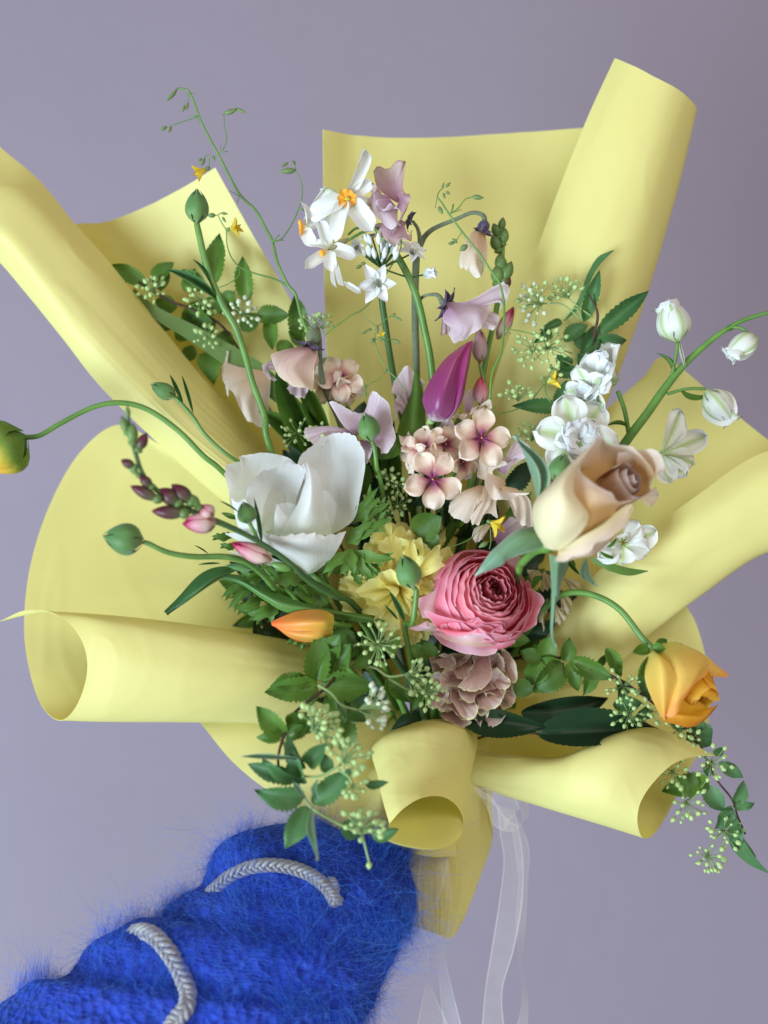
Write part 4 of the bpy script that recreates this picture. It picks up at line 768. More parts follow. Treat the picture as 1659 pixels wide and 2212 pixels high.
# peach bell at left
t = flower('peach_pansy', 'peach pink pansy hanging like a bell left of the centre', 'flower', B_(330, 1290, 60))
pp([[k(270,1340,60), k(310,1345,72), k(350,1350,62)], [k(170,1360,62), k(270,1380,90), k(365,1380,66)], [k(95,1385,66), k(180,1470,98), k(345,1460,76)], [k(85,1390,68), k(110,1470,78), k(150,1530,90), k(220,1575,98), k(300,1590,96), k(335,1598,88), k(345,1500,80)]], M_PEACH, rip=1.5, fq=2, seed=1)
pp([[k(250,1370,50), k(300,1380,50)], [k(120,1400,50), k(160,1480,55)], [k(80,1430,52), k(60,1480,55)], [k(35,1450,55), k(45,1500,58), k(90,1540,62), k(130,1545,64)]], M_LIL, rip=2, seed=2)
pp([[k(240,1450,50), k(310,1450,50)], [k(200,1560,56), k(310,1570,60)], [k(180,1590,60), k(220,1630,70), k(280,1648,70), k(310,1600,64)]], M_LIL, rip=3, seed=3)
pp([[k(330,1350,50), k(360,1360,50)], [k(330,1450,50), k(372,1420,50)], [k(330,1540,52), k(370,1440,52)]], M_PEACH, seed=4)
calyx(t, k(330,1300,60), (-0.3,1,0.1), 6, 38, 20, 50)
link('calyx', ball('calyx', S_FUZZ, 9, 6, 0.1), t, frame(W(*k(350,1230,58)), V(-0.15, 1, 0.1), V(0, 0, 1), 34*U, 40*U, 30*U))
stem(t, [k(350,1240,58), k(362,1230,45), k(375,1300,30), k(380,1420,10), k(410,1600,-20), (760,1000,-80), (920,1640,-210)], [4, 5, 6, 6, 6, 6, 6], S_FUZZ)
# large faded petals at far left
t = flower('beige_pansy', 'faded beige frilled pansy half hidden behind the long leaf at left', 'flower', A_(1550, 2100, -60))
k = D_
pp([[k(1000,60,-60), k(1060,90,-55)], [k(860,40,-60), k(900,200,-30), k(1050,300,-50)], [k(790,20,-50), k(780,120,-40), k(850,220,-30), k(900,330,-30), k(960,380,-30), k(1040,400,-40), k(1085,350,-45)]], M_CREAM, rip=3, fq=3, seed=2)
k = A_
pp([[k(1600,2000,-70), k(1650,2050,-70)], [k(1480,1960,-70), k(1500,2080,-60)], [k(1500,1880,-75), k(1470,1900,-70), k(1440,2040,-60), k(1480,2180,-60)]], M_CREAM, rip=4, fq=2, seed=3)
# lilac open face in the middle
t = flower('lilac_open_pansy', 'wavy greyish lilac pansy just above the white ranunculus', 'flower', E_(500, 520, 60))
k = E_
pp([[k(440,560,70), k(500,560,72), k(560,560,70)], [k(370,500,80), k(450,470,70), k(560,480,60)], [k(290,370,95), k(320,360,92), k(430,430,80), k(500,420,72), k(540,310,70), k(600,340,75)]], M_LIL, rip=4, fq=1, seed=1)
pp([[k(480,570,70), k(520,600,76)], [k(560,420,70), k(640,540,85), k(590,640,90)], [k(570,310,72), k(640,370,80), k(665,480,90), k(685,590,92), k(640,660,96), k(600,680,96)]], M_LIL, rip=4, fq=1.5, seed=2)
pp([[k(430,540,68), k(440,590,72)], [k(300,510,72), k(300,570,76)], [k(150,515,82), k(145,560,84), k(190,610,86), k(260,620,84)]], M_LIL, rip=3, seed=3)
pp([[k(470,590,70), k(520,600,76)], [k(500,660,90), k(550,640,94)], [k(510,740,95), k(530,700,105), k(560,620,98), k(530,585,92)]], M_LIL, rip=3, seed=4)
stem(t, [k(520,600,60), k(560,750,20), (850,1150,-60), (925,1640,-210)], 5, S_GREEN)
t = flower('pale_lilac_pansy', 'pale lilac petals showing behind the green tulip leaf at centre', 'flower', E_(770, 400, 0))
pp([[k(760,420,0), k(800,430,0)], [k(690,330,10), k(760,300,20), k(830,330,10)], [k(660,310,10), k(680,240,10), k(750,155,12), k(790,190,12), k(860,260,10)]], M_LIL, rip=3, seed=1)
pp([[k(760,500,5), k(800,500,5)], [k(700,420,15), k(760,380,15)], [k(700,510,15), k(675,400,18), k(690,340,20), k(740,310,20)]], M_LIL, rip=3, seed=2)
# cream frills right of centre
t = flower('cream_pansy', 'cream and pink frilled pansy between the phlox and the rose', 'flower', E_(1300, 880, 60))
pp([[k(1290,850,50), k(1320,880,60)], [k(1180,820,60), k(1260,780,80)], [k(1165,800,60), k(1180,720,70), k(1210,660,80), k(1290,690,90), k(1350,740,90)]], M_CREAM, rip=3, seed=1)
pp([[k(1290,770,60), k(1330,800,66)], [k(1300,730,80), k(1400,700,80)], [k(1350,690,86), k(1400,590,84), k(1470,620,84), k(1475,680,90), k(1400,730,95), k(1340,745,98)]], M_LIL, rip=3, seed=2)
pp([[k(1320,820,60), k(1340,850,66)], [k(1240,790,90), k(1300,900,90)], [k(1225,790,98), k(1212,850,105), k(1250,930,108), k(1320,950,108), k(1400,930,104), k(1480,905,100)]], M_CREAM, rip=3, seed=3)
pp([[k(1300,860,70), k(1400,880,70)], [k(1350,950,80), k(1480,950,80)], [k(1380,1020,90), k(1400,1060,96), k(1440,1100,98), k(1500,1110,96)]], M_CREAM, rip=3, seed=4)
pp([[k(1180,860,60), k(1280,880,60)], [k(1080,900,75), k(1200,960,90)], [k(1010,960,80), k(1000,1020,86), k(1050,1060,92), k(1120,1075,95), k(1160,960,98)]], M_CREAM, rip=3, seed=5)
pp([[k(1210,860,70), k(1290,900,80)], [k(1180,960,90), k(1280,980,90)], [k(1125,1050,98), k(1140,1090,104), k(1180,1090,108), k(1210,1030,106), k(1290,1050,100)]], M_CREAM, rip=4, seed=6)
pp([[k(1230,1090,50), k(1250,1100,50)], [k(1160,1110,60), k(1210,1160,60)], [k(1135,1160,60), k(1160,1200,64), k(1200,1180,64)]], M_CREAM, seed=7)
pp([[k(1250,1130,20), k(1300,1250,10)], [k(1330,1080,25), k(1400,1180,20)], [k(1360,1040,25), k(1440,1080,30), k(1460,1120,30)]], M_DUSK, seed=8)
t = flower('pale_pink_pansy', 'pale pink frilled petals filling the gap between the purple tulip and the phlox', 'flower', E_(1020, 620, 20))
for q, s in (([(960,540),(930,590),(900,560),(905,620),(960,660)],1), ([(1000,560),(1040,520),(1010,470),(960,480),(930,540)],2), ([(1080,640),(1120,700),(1180,760),(1200,690),(1150,650)],3), ([(1040,700),(1060,780),(1120,830),(1140,760),(1100,700)],4), ([(700,560),(720,620),(760,640),(790,590),(760,540)],5)):
    cx = sum(a for a, b in q)/5; cy = sum(b for a, b in q)/5
    pp([[k(cx,cy+30,28), k(cx+24,cy+36,28)], [k((q[0][0]+cx)/2,(q[0][1]+cy)/2,44), k((q[4][0]+cx)/2,(q[4][1]+cy)/2,48)], [k(a,b,56) for a, b in q]], M_CREAM if s % 2 else M_LIL, rip=4, seed=s)
t = flower('cream_open_pansy', 'cream pansy with pale lilac petals behind the upper phlox floret', 'flower', E_(1120, 400, 10))
pp([[k(1100,430,10), k(1140,430,10)], [k(1080,350,20), k(1160,320,20)], [k(1090,320,20), k(1130,290,20), k(1180,310,22), k(1170,380,24)]], M_LIL, rip=2, seed=1)
pp([[k(1120,430,15), k(1150,440,15)], [k(1140,400,30), k(1230,380,30)], [k(1120,450,36), k(1180,390,38), k(1240,355,38), k(1255,410,36), k(1210,465,34)]], M_CREAM, rip=3, seed=2)
pp([[k(1110,430,15), k(1130,450,15)], [k(1050,450,25), k(1080,480,25)], [k(990,480,30), k(1040,440,34), k(1110,440,34)]], M_CREAM, rip=3, seed=3)
# faded hydrangea like blooms behind the pink ranunculus
t = flower('faded_beige_bloom', 'faded beige bloom with papery petals tucked behind the pink ranunculus', 'flower', H_(300, 200, -40))
k = H_
for (a, b_, c_, s) in (((300,60),(230,60),(250,140),1), ((330,60),(310,180),(400,120),2), ((420,150),(500,240),(440,320),3), ((350,230),(300,350),(330,420),4), ((400,260),(400,380),(480,300),5), ((430,100),(540,120),(500,200),6)):
    pp([[k(a[0],a[1],-20), k(a[0]+30,a[1]+30,-18)], [k((a[0]+b_[0])/2,(a[1]+b_[1])/2,-15), k((a[0]+c_[0])/2,(a[1]+c_[1])/2,-12)], [k(b_[0],b_[1],-10), k((b_[0]+c_[0])/2+14,(b_[1]+c_[1])/2+20,0), k(c_[0],c_[1],-8)]], M_YBE, rip=6, seed=s)
# ---- phlox
M_PHX = petal('phlox_petal', [(0, (0.20, 0.02, 0.10)), (0.16, (0.26, 0.03, 0.12)), (0.36, (0.62, 0.30, 0.26)), (0.55, (0.86, 0.66, 0.52)), (1, (0.90, 0.76, 0.65))], vein=0.25, vcol=(0.55, 0.22, 0.25), vstart=1.3, vfreq=12, trans=0.3, rough=0.5, bump=0.3, mottle=0.05)
k = E_; EYE = plain('phlox_eye', (0.6, 0.35, 0.08))
px = [pm('obov', M_PHX, b, 0.10, 0.26, 1.3, 10, 10, 0, 7, 0, 0.10, 0.03, s) for s, b in enumerate((25, 10, 35, 45))]
def phlox(t, x, y, z, ax, ln, r0):
    ring('petal', px, t, k(x,y,z), ax, 5, ln*0.96, ln*0.74, 80, r0, 9, 1)
    link('eye', ball('eye', EYE, 6, 4), t, frame(W(*k(x,y,z+1)), V(*ax), V(1, 0, 0), 5*U, 6*U, 5*U))
t = flower('phlox', 'peach phlox with plum centres in the middle of the bouquet', 'flower', k(960, 760, 20))
for q in ((905,825,112,(0.0,0.1,1),66,20), (1195,580,105,(0.02,-0.05,1),70,50), (850,640,85,(-0.4,-0.5,0.6),54,10), (980,620,85,(0.3,-0.3,0.8),50,30), (1080,720,80,(0.7,0.2,0.6),48,0), (800,690,70,(-0.7,0.1,0.5),44,0)):
    phlox(t, *q); stem(t, [k(q[0],q[1],q[2]-2), k((q[0]+960)/2,(q[1]+880)/2,30), k(970,900,-20)], 3, S_GREEN, 'stalk', 6)
stem(t, [k(970,900,-20), (930,1640,-210)], [5, 6], S_GREEN)
t = flower('back_phlox', 'dull peach phlox behind the leaves left of the allium stem', 'flower', B_(500, 1550, -40))
k = B_
for q in ((500,1530,-20,(0.1,-0.1,1),55,20), (420,1560,-30,(-0.5,0,0.8),44,0), (540,1600,-30,(0.3,0.6,0.7),44,30)): phlox(t, *q)
stem(t, [k(500,1540,-30), (780,1000,-100), (920,1640,-220)], 5, S_GREEN)
# ---- freesias
M_FRE = petal('freesia_petal', [(0, (0.40, 0.30, 0.20)), (0.3, (0.70, 0.52, 0.44)), (0.6, (0.66, 0.30, 0.34)), (0.85, (0.58, 0.03, 0.14)), (1, (0.52, 0.01, 0.12))], edge=((0.40, 0.008, 0.07), 0.22), vein=0.15, vcol=(0.5, 0.1, 0.2), trans=0.2, rough=0.4, bump=0.25)
M_FRD = petal('freesia_dark_bud', [(0, (0.12, 0.18, 0.06)), (0.35, (0.09, 0.06, 0.04)), (0.7, (0.10, 0.012, 0.03)), (1, (0.13, 0.012, 0.04))], vein=0.3, vcol=(0.16, 0.10, 0.06), trans=0.05, rough=0.4, bump=0.2)
M_FRG = petal('freesia_green_bud', [(0, (0.14, 0.24, 0.06)), (0.8, (0.12, 0.20, 0.06)), (1, (0.16, 0.10, 0.07))], vein=0.2, vcol=(0.2, 0.3, 0.1), trans=0.05, rough=0.42, bump=0.2)
t = flower('freesia', 'freesia spray with dark crimson buds reaching to the upper left', 'flower', D_(1560, 1470, 100))
k = D_
stem(t, [k(215,330,320), k(230,440,315), k(260,560,310), k(310,690,300), k(420,800,290), k(560,880,275), k(700,940,260), k(830,995,245), k(960,1060,225), k(1100,1150,205), k(1200,1230,190), k(1300,1320,160), k(1440,1400,120), k(1580,1480,70), (900,1500,-40), (930,1640,-200)], [3, 4, 5, 5, 6, 6, 7, 6.5, 6, 6.5, 7, 7, 7, 7, 7, 6], S_DARK, seg=9)
def fb(x, y, x2, y2, w, m, z): 
    A, B = W(*k(x, y, z)), W(*k(x2, y2, z+5))
    link('bud', ball('bud', m, 10, 8, 0.15), t, frame(A, B-A, V(0, 0, 1), w*kz(z), (B-A).length, w*kz(z)))
    link('bract', ball('bract', M_FRG, 8, 6, 0.5), t, frame(A-(B-A)*0.12, B-A, V(0, 0, 1), w*0.9*kz(z), (B-A).length*0.42, w*0.9*kz(z)))
for q in ((215,350,210,270,12,M_FRG,318), (210,440,175,330,20,M_FRG,316), (240,500,240,370,26,M_FRG,318), (270,540,325,430,26,M_FRD,310), (260,640,170,590,22,M_FRD,308), (280,690,200,600,16,M_FRG,305), (360,760,280,680,24,M_FRD,300),
          (400,830,225,745,28,M_FRD,300), (560,910,350,895,32,M_FRD,290), (520,860,400,760,38,M_FRD,285), (600,850,470,735,36,M_FRD,278), (640,880,560,790,26,M_FRG,275)): fb(*q)
for (x,y,x2,y2,w,z) in ((740,960,540,970,44,262), (720,930,640,865,34,266)):
    A, B = W(*k(x,y,z)), W(*k(x2,y2,z+4)); bud(t, k(x,y,z), (x2-x, y2-y, 4), (B-A).length/kz(z), w, 4, M_FRE, 'petal', M_FRE)
bud(t, k(1065,1190,208), (835-1065, 1085-1190, 10), 92, 38, 4, M_FRE, 'petal', M_FRE)
link('bract', ball('bract', S_GREEN, 9, 7, 0.2), t, frame(W(*k(1190,1245,195)), V(-1, -0.3, 0.1), V(0, 0, 1), 22*kz(200), 52*kz(200), 20*kz(200)))
t = flower('green_freesia', 'freesia spike with green buds above and pink buds below, against the upper sheet', 'flower', B_(1340, 1600, 0))
k = B_
stem(t, [k(1465,620,0), k(1460,760,0), k(1450,950,5), k(1420,1150,10), k(1380,1330,10), k(1350,1500,10), k(1340,1650,0), (1010,1100,-80), (940,1640,-210)], [4, 6, 7, 6, 6, 6, 6, 6, 6], S_GREEN)
for q in ((1450,660,1465,575,18,M_FRG,5), (1440,700,1405,610,22,M_FRG,5), (1460,740,1480,640,22,M_FRG,5), (1440,780,1400,680,26,M_FRG,6), (1460,900,1440,790,28,M_FRG,8), (1430,980,1430,855,30,M_FRG,8), (1465,960,1515,835,26,M_FRG,8), (1470,1010,1505,925,18,M_FRD,4)): fb(*q)
bud(t, k(1325,1440,35), (0,-1,0.05), 74, 30, 4, petal('freesia_white_bud', [(0, (0.2, 0.03, 0.05)), (0.2, (0.62, 0.5, 0.48)), (1, (0.55, 0.28, 0.34))], vein=0.3, vcol=(0.5, 0.1, 0.2)), 'petal', M_FRE)
M_HOT = petal('hot_pink_petal', [(0, (0.75, 0.5, 0.5)), (0.4, (0.75, 0.35, 0.40)), (1, (0.75, 0.04, 0.14))], vein=0.1, trans=0.3)
bud(t, k(1330,1680,20), (0,-1,0.1), 56, 30, 4, M_HOT, 'petal', M_HOT); bud(t, k(1430,1300,-10), (0.5,-1,0.1), 76, 26, 4, M_FRE, 'petal', M_FRE)
stem(t, [k(1325,1440,30), k(1335,1490,20), k(1345,1540,12)], 3.5, S_PALE, 'stalk')
# ---- delphinium
M_DEL = petal('delphinium_petal', [(0, (0.50, 0.62, 0.26)), (0.3, (0.82, 0.84, 0.74)), (1, (0.90, 0.90, 0.90))], stripe=((0.40, 0.56, 0.14), 0.17), vein=0.08, vfreq=18, vcol=(0.66, 0.72, 0.55), trans=0.3, rough=0.5, bump=0.35, mottle=0.03)
M_DEW = petal('delphinium_white', [(0, (0.78, 0.82, 0.66)), (0.2, (0.86, 0.87, 0.85)), (1, (0.88, 0.88, 0.89))], vein=0.08, vfreq=18, vcol=(0.72, 0.76, 0.68), trans=0.3, rough=0.5, bump=0.5, mottle=0.03)
t = flower('white_delphinium', 'white delphinium spray with green striped buds arching to the right edge', 'flower', C_(800, 1330, 60))
k = C_
stem(t, [k(1659+60,545,120), k(1659,550,115), k(1500,600,108), k(1350,690,100), k(1180,840,92), k(1060,980,85), k(940,1150,75), k(820,1310,60), k(700,1500,20), (1180,1300,-80), (980,1600,-200)], [4.5, 4.5, 5, 6, 7.5, 9, 9.5, 10, 9, 8, 7], S_GREEN, seg=10)
def dbud(x, y, x2, y2, w, z):
    A, B = W(*k(x,y,z)), W(*k(x2,y2,z+6)); bud(t, k(x,y,z), (x2-x, y2-y, 10), (B-A).length/kz(z), w*0.92, 5, M_DEL, 'petal', M_DEW)
    A_x = V(x2-x, y2-y, 10).normalized(); L0 = (B-A).length/kz(z); ml = [pm('oblong', M_DEL, b, 0.8, 0.12, 2, 12, 12, 0, 7, 0.1, 0, 0.04, s) for s, b in enumerate((-10, 4))]
    ring('petal', ml, t, k(x,y,z), (x2-x, y2-y, 10), 3, L0*0.99, w*0.62, 17, w, 8, 4)
dbud(1125,720,1065,478,74,105); dbud(1290,1010,1440,1200,62,110); dbud(1590,690,1420,810,56,115)
put('spur', pm('lance', M_DEL, 20, .6), t, k(1135,720,103), k(1170,885,100), 9, 20)
def dstem(*p, r=3.5): stem(t, list(p), r, S_GREEN, 'stalk')
dstem(k(1125,720,103), k(1110,830,98), k(1085,930,88)); dstem(k(1290,1000,108), k(1180,1000,98), k(1060,1030,84)); dstem(k(1540,670,112), k(1500,640,110), k(1440,635,105))
dstem(k(770,1015,85), k(810,1130,75), k(835,1270,62), r=5)
bl = pm('lance', G_LEAF, 60, .4, 0, 1, 4, 12)
put('bract', bl, t, k(1095,920,90), k(1045,750,92), 12, 60); put('bract', bl, t, k(1140,1000,90), k(1330,1090,105), 12, 70); put('bract', bl, t, k(830,1230,70), k(700,1180,75), 13, 60); put('bract', bl, t, k(1400,660,105), k(1490,610,108), 14, 0)
dm = [pm('obov', M_DEL, b, 0.15, 0.16, 2, 16, 12, 0, 7, 0.1, 0, 0.045, s) for s, b in enumerate((20, 35, 5))]
dw = [pm('obov', M_DEW, b, 0.15, 0.20, 2.0, 16, 10, 0, 7, 0.05, 0, 0.05, s) for s, b in enumerate((20, 35, 50))]
def dfl(c, ax, ln, op, n=5, inner=True, r0=0):
    ring('petal', dm, t, c, ax, n, ln, ln*0.85, op, r0, 8, 2)
    if inner: ring('inner_petal', dw, t, c, ax, 6, ln*0.62, ln*0.5, op*0.5, r0+30, 14, 1)
dfl(k(760,960,85), (-0.85,-0.45,0.25), 84, 48, 6); dfl(k(620,1000,80), (-0.5,0.3,0.4), 62, 60, 5); ring('inner_petal', dw, t, k(650,930,90), (-0.7,-0.2,0.7), 7, 56, 52, 60, 0, 10)
dfl(k(520,1290,95), (-0.1,0.0,1), 86, 72, 6); ring('inner_petal', dw, t, k(540,1290,100), (0.1,0.1,1), 8, 52, 46, 45, 0, 12); put('petal', dm[0], t, k(600,1300,60), k(700,1200,60), 40, 20); put('petal', dm[1], t, k(520,1200,80), k(500,1065,85), 62, 0)
ring('stamen', [ball('stamen', S_PALE, 5, 4)], t, k(535,1330,108), (0,0.2,1), 6, 14, 5, 40)
for (x, y, w, tw, i) in ((1155,1125,52,10,0), (1310,1275,54,0,1), (1230,1440,50,-10,0), (1080,1560,48,10,1), (1170,1520,46,20,2)): put('petal', dm[i], t, k(1030,1385,70), k(x,y,80), w, tw)
dstem(k(1030,1385,68), k(970,1390,50), k(880,1400,30))
for (x, y, w, tw, i) in ((900,1790,50,0,0), (1010,1850,56,10,1), (960,1960,50,0,0), (800,2040,54,0,1), (660,2000,50,0,0), (760,1880,46,0,2)): put('petal', (dm if i else dw)[i], t, k(800,1930,60), k(x,y,70), w, tw)
ring('stamen', [ball('stamen', plain('stamen_olive', (0.25, 0.24, 0.05)), 5, 4)], t, k(800,1910,74), (0,0,1), 6, 12, 5, 60)
put('bract', bl, t, k(660,1960,72), k(775,2020,76), 10, 20); put('bract', bl, t, k(700,1940,72), k(780,1880,76), 10, 20)
patch('leaf', t, [[k(600,1990,45), k(620,2030,45)], [k(720,2030,60), k(720,2080,62)], [k(830,2060,62), k(840,2108,66)], [k(948,2078,64), k(950,2082,64)]], G_LEAF)
for (x, y, x2, y2) in ((430,1960,560,2130), (480,2000,520,2060)): put('leaf', bl, t, k(x,y,50), k(x2,y2,55), 12, 10)
put('petal', pm('obov', M_CREAM, 50, .3, .4, 2, 10, 8), t, k(880,1640,120), k(1030,1640,125), 40, 20)
# ================================================================ GREENS
t = flower('filler_foliage', 'dense dark leaves filling the shaded middle between the flowers', 'foliage', (900, 1500, -200))
rr = random.Random(21)
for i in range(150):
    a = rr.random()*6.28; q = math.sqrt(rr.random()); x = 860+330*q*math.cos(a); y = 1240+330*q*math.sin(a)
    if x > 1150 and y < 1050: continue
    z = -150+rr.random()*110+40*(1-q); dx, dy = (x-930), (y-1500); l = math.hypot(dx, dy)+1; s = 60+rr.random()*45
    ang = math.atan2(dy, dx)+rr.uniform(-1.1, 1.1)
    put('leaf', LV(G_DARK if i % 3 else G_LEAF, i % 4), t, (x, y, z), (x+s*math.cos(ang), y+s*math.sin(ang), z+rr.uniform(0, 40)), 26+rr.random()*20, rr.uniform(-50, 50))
for i in range(14):
    x = 780+rr.random()*300; stem(t, [(x, 1000+rr.random()*150, -60), (930+(x-930)*0.4, 1350, -150), (930+(x-930)*0.1, 1650, -210)], 5, S_DARK)
# ---- spirea upper left
def spirea(label, stems, base, name='spirea_branch'):
    t = flower(name, label, 'branch', base)
    for s, r in stems: stem(t, s, r, S_BROWN)
    return t
k = A_
t = spirea('spirea branch with dark toothed leaves and bud clusters at upper left', [([k(900,1440,-70), k(1100,1560,-80), k(1300,1640,-90), k(1500,1800,-100), (600,920,-140), (800,1300,-200)], 3)], k(1300,1650,-90))
leaves(t, [(960,1460,708,1320,42,0,10), (985,1440,1115,1300,38,0,20), (1040,1500,1080,1340,40), (1390,1450,1412,1105,44,0,20), (1310,1490,1180,1350,40), (1600,1570,1568,1266,42,0,15), (1480,1560,1510,1500,30), (1200,1500,1260,1350,34)], k, -75, G_LEAF)
leaves(t, [(1150,1600,1000,1560,46), (1100,1640,1010,1760,44), (1180,1700,1350,1560,50), (1200,1640,1400,1700,50), (1400,1700,1200,1760,50), (1500,1600,1350,1560,46), (1450,1750,1480,1920,46), (1400,1880,1340,2080,48), (1250,1780,1100,1720,50), (1550,1640,1420,1580,44), (1330,1640,1490,1520,40), (1250,1850,1200,1960,40), (1560,1750,1680,1640,40)], k, -110, G_LEAF)
k = B_
leaves(t, [(0,1160,205,1160,38,0,10), (80,1170,100,1375,32,0,10), (255,1310,235,1022,42,10,20), (355,1450,540,1450,30,0,10), (120,1360,235,1340,34), (380,1460,520,1560,36), (460,1640,430,1540,34), (280,1330,180,1250,30)], k, -60, G_LEAF)
for (x, y, d, r, n, w) in ((1000,1500,(-0.1,-0.2,1),32,18,0), (1300,1560,(0.1,0.2,1),34,20,0), (1570,1650,(0.2,-0.1,1),34,20,1), (1340,1800,(0.2,0,1),28,14,0)):
    umbel(t, A_(x,y,-65), d, r, n, 10, B_WHITE if w else None)
umbel(t, B_(350,1260,-30), (-0.2,-1,0.3), 42, 14, 10); umbel(t, B_(390,1240,-35), (0.3,-0.8,0.5), 30, 8, 9)
umbel(t, E_(110,560,20), (-0.3,-0.1,1), 36, 14, 10); umbel(t, E_(250,600,50), (-0.2,-1,0.3), 36, 12, 10)
# ---- spirea upper right
k = C_
t = spirea('spirea branch with bud umbels and narrow leaves beside the tall paper roll', [([k(600,440,40), k(650,560,35), k(625,700,25), k(620,800,15), k(540,1000,-10), k(450,1200,-50), (1150,1200,-120), (960,1600,-200)], [2, 3, 3, 3.5, 3.5, 4, 4, 4])], k(620,800,10))
leaves(t, [(565,605,655,295,30,0,20), (650,670,958,415,34,0,30), (630,735,822,712,32,10,20), (560,840,650,600,42,0,10), (450,720,590,600,40), (440,600,310,650,20,0,20), (375,650,275,725,26), (530,905,390,910,26,0,20), (490,870,400,800,30), (410,1112,150,1098,30,0,30), (440,1145,342,1275,22,30,20), (420,1130,470,950,30), (470,1150,545,960,32), (540,760,600,640,40), (640,740,560,860,36), (600,880,520,780,30)], k, 15, G_BLUE)
patch('leaf', t, [[k(445,590,20), k(455,600,22)], [k(520,500,25), k(540,520,30)], [k(560,400,30), k(600,380,36)], [k(590,320,30), k(645,290,40)], [k(650,220,32), k(695,230,38)], [k(740,178,35), k(748,182,35)]], G_BLUE, nu=6, nv=18)
for pth in ([(450,590),(520,520),(560,600)], [(320,495),(440,500),(550,590)], [(480,465),(530,510),(620,575)], [(410,820),(480,850),(560,900)], [(350,750),(440,770),(500,790)]):
    stem(t, [k(a,b,28) for a,b in pth], 1.8, S_PALE, 'stalk', 5)
for (x, y, d, r, n) in ((325,500,(-1,0,0.3),52,24), (310,500,(-0.4,-1,0.3),52,10), (475,465,(-0.5,-0.9,0.3),46,24), (275,765,(-0.7,0.1,0.7),44,20), (350,760,(0.1,-0.2,1),48,28), (180,1075,(-0.1,-1,0.3),42,20), (260,1310,(-0.1,-1,0.4),40,18), (390,920,(-0.2,0.2,1),22,6)):
    umbel(t, k(x,y,35), d, r, n, 10, B_WHITE if x == 325 else None)
# ---- shaded umbels in the middle
k = E_
t = spirea('shaded spirea twig with small umbels between white ranunculus and phlox', [([k(600,960,10), k(680,1100,-30), (890,1450,-150)], 2.5)], k(650,1000,0))
for (x, y) in ((690,860), (700,980), (600,1020), (640,820), (560,1060)): umbel(t, k(x,y,20), (0.1,-0.1,1), 26, 12, 9)
# ---- spirea lower left, towards the camera
k = T_
t = spirea('spirea branch hanging in front at lower left with pale umbels and bright leaves', [([k(1000,1200,60), k(700,1200,110), k(560,1390,180), k(300,1600,220), k(220,1760,240), k(170,1950,250), k(190,2090,250)], [3, 3.5, 3.5, 3.5, 3.5, 3, 3])], k(700,1300,150))
leaves(t, [(460,1360,500,985,52,0,20), (480,1360,600,1010,50), (500,1360,745,1060,52), (500,1385,905,1400,58,0,20), (480,1390,60,1442,44,0,20), (380,1360,110,1385,36), (470,1400,330,1570,46), (560,1440,700,1690,50), (640,1480,860,1660,44), (560,1180,640,1000,50), (740,1250,900,1130,40), (620,1200,740,1100,40)], k, 150, G_LEAF)
leaves(t, [(760,1100,560,980,44), (800,1200,700,1010,44), (900,1180,820,1030,40), (700,1700,740,1480,50), (660,1900,700,1560,46), (1050,1300,1160,1560,26,20,20), (1290,1380,1185,1610,26,0,20), (1000,1350,1120,1480,26), (1330,1180,1310,1060,34), (1200,1160,1320,1100,36), (1100,1100,1000,1060,40)], k, 90, G_LEAF)
leaves(t, [(225,1790,0,1545,40,0,20), (215,1775,0,1805,30,0,20), (240,1720,390,1610,36), (250,1740,460,1650,40), (230,1800,400,1700,36)], k, 235, G_LEAF)
k = F_
leaves(t, [(390,1400,65,1392,50,0,30), (430,1440,665,1240,58,0,20), (400,1460,268,1712,54,0,30), (350,1280,25,1228,42,0,20), (385,1240,250,1050,44), (395,1210,500,1100,42), (360,1300,130,1200,34), (380,1330,300,1130,36), (600,1560,725,1640,46), (780,1640,938,1600,28,0,10), (740,1330,878,1320,20,0,5), (520,1260,500,1150,30)], k, 265, G_BLUE)
leaves(t, [(430,1465,472,1782,16,30,30), (372,1400,300,1300,14,20,20), (330,1180,0,1160,14,20,10), (460,1300,440,1420,12,30,10)], k, 285, G_GREY, kind='strap', serr=0)
stem(t, [k(250,1060,240), k(300,1200,250), k(400,1440,265), k(560,1550,270), k(710,1620,275)], 3, S_PALE, 'stalk')
for pth, z in (([(660,560),(670,520),(700,500),(800,500)], 150), ([(700,630),(800,640),(880,690),(980,680)], 140), ([(880,700),(980,760),(1080,780)], 130), ([(460,740),(540,790),(600,860),(700,890)], 205), ([(240,1060),(330,1030),(420,1020)], 240), ([(370,1280),(480,1280),(600,1210)], 285), ([(580,1240),(640,1280),(670,1330)], 285)):
    stem(t, [k(a,b,z) for a,b in pth], [3.2]*len(pth), S_PALE, 'stalk', 6)
for (x, y, z, d, r, n, b, sp_) in ((810,500,155,(0.5,-0.05,0.9),54,26,10,85), (975,680,145,(1,0.1,0.4),50,22,11,62), (1085,780,135,(0.9,0.2,0.5),38,20,10,75), (700,890,212,(1,-0.2,0.3),66,24,13,58), (425,1015,245,(0.7,-0.9,0.4),62,22,14,62), (430,1010,246,(1,0,0.3),50,14,13,60), (605,1205,290,(0.6,-0.8,0.4),60,24,13,70), (665,1330,288,(0.3,0.4,0.5),32,10,12,80), (715,1625,282,(0.3,-1,0.35),52,22,13,70)):
    umbel(t, k(x,y,z), d, r, n, b, B_WHITE if n == 24 and r == 66 else None, None, sp_, 0, 1.6)
stem(t, [k(725,1630,280), k(765,1790,290)], [2.5, 2.5], S_PALE, 'stalk'); link('bud', ball('bud', B_GREEN, 6, 5, 0.35), t, frame(W(*k(765,1785,290)), V(0,1,0.1), V(0,0,1), 15*kz(290), 18*kz(290), 15*kz(290)))
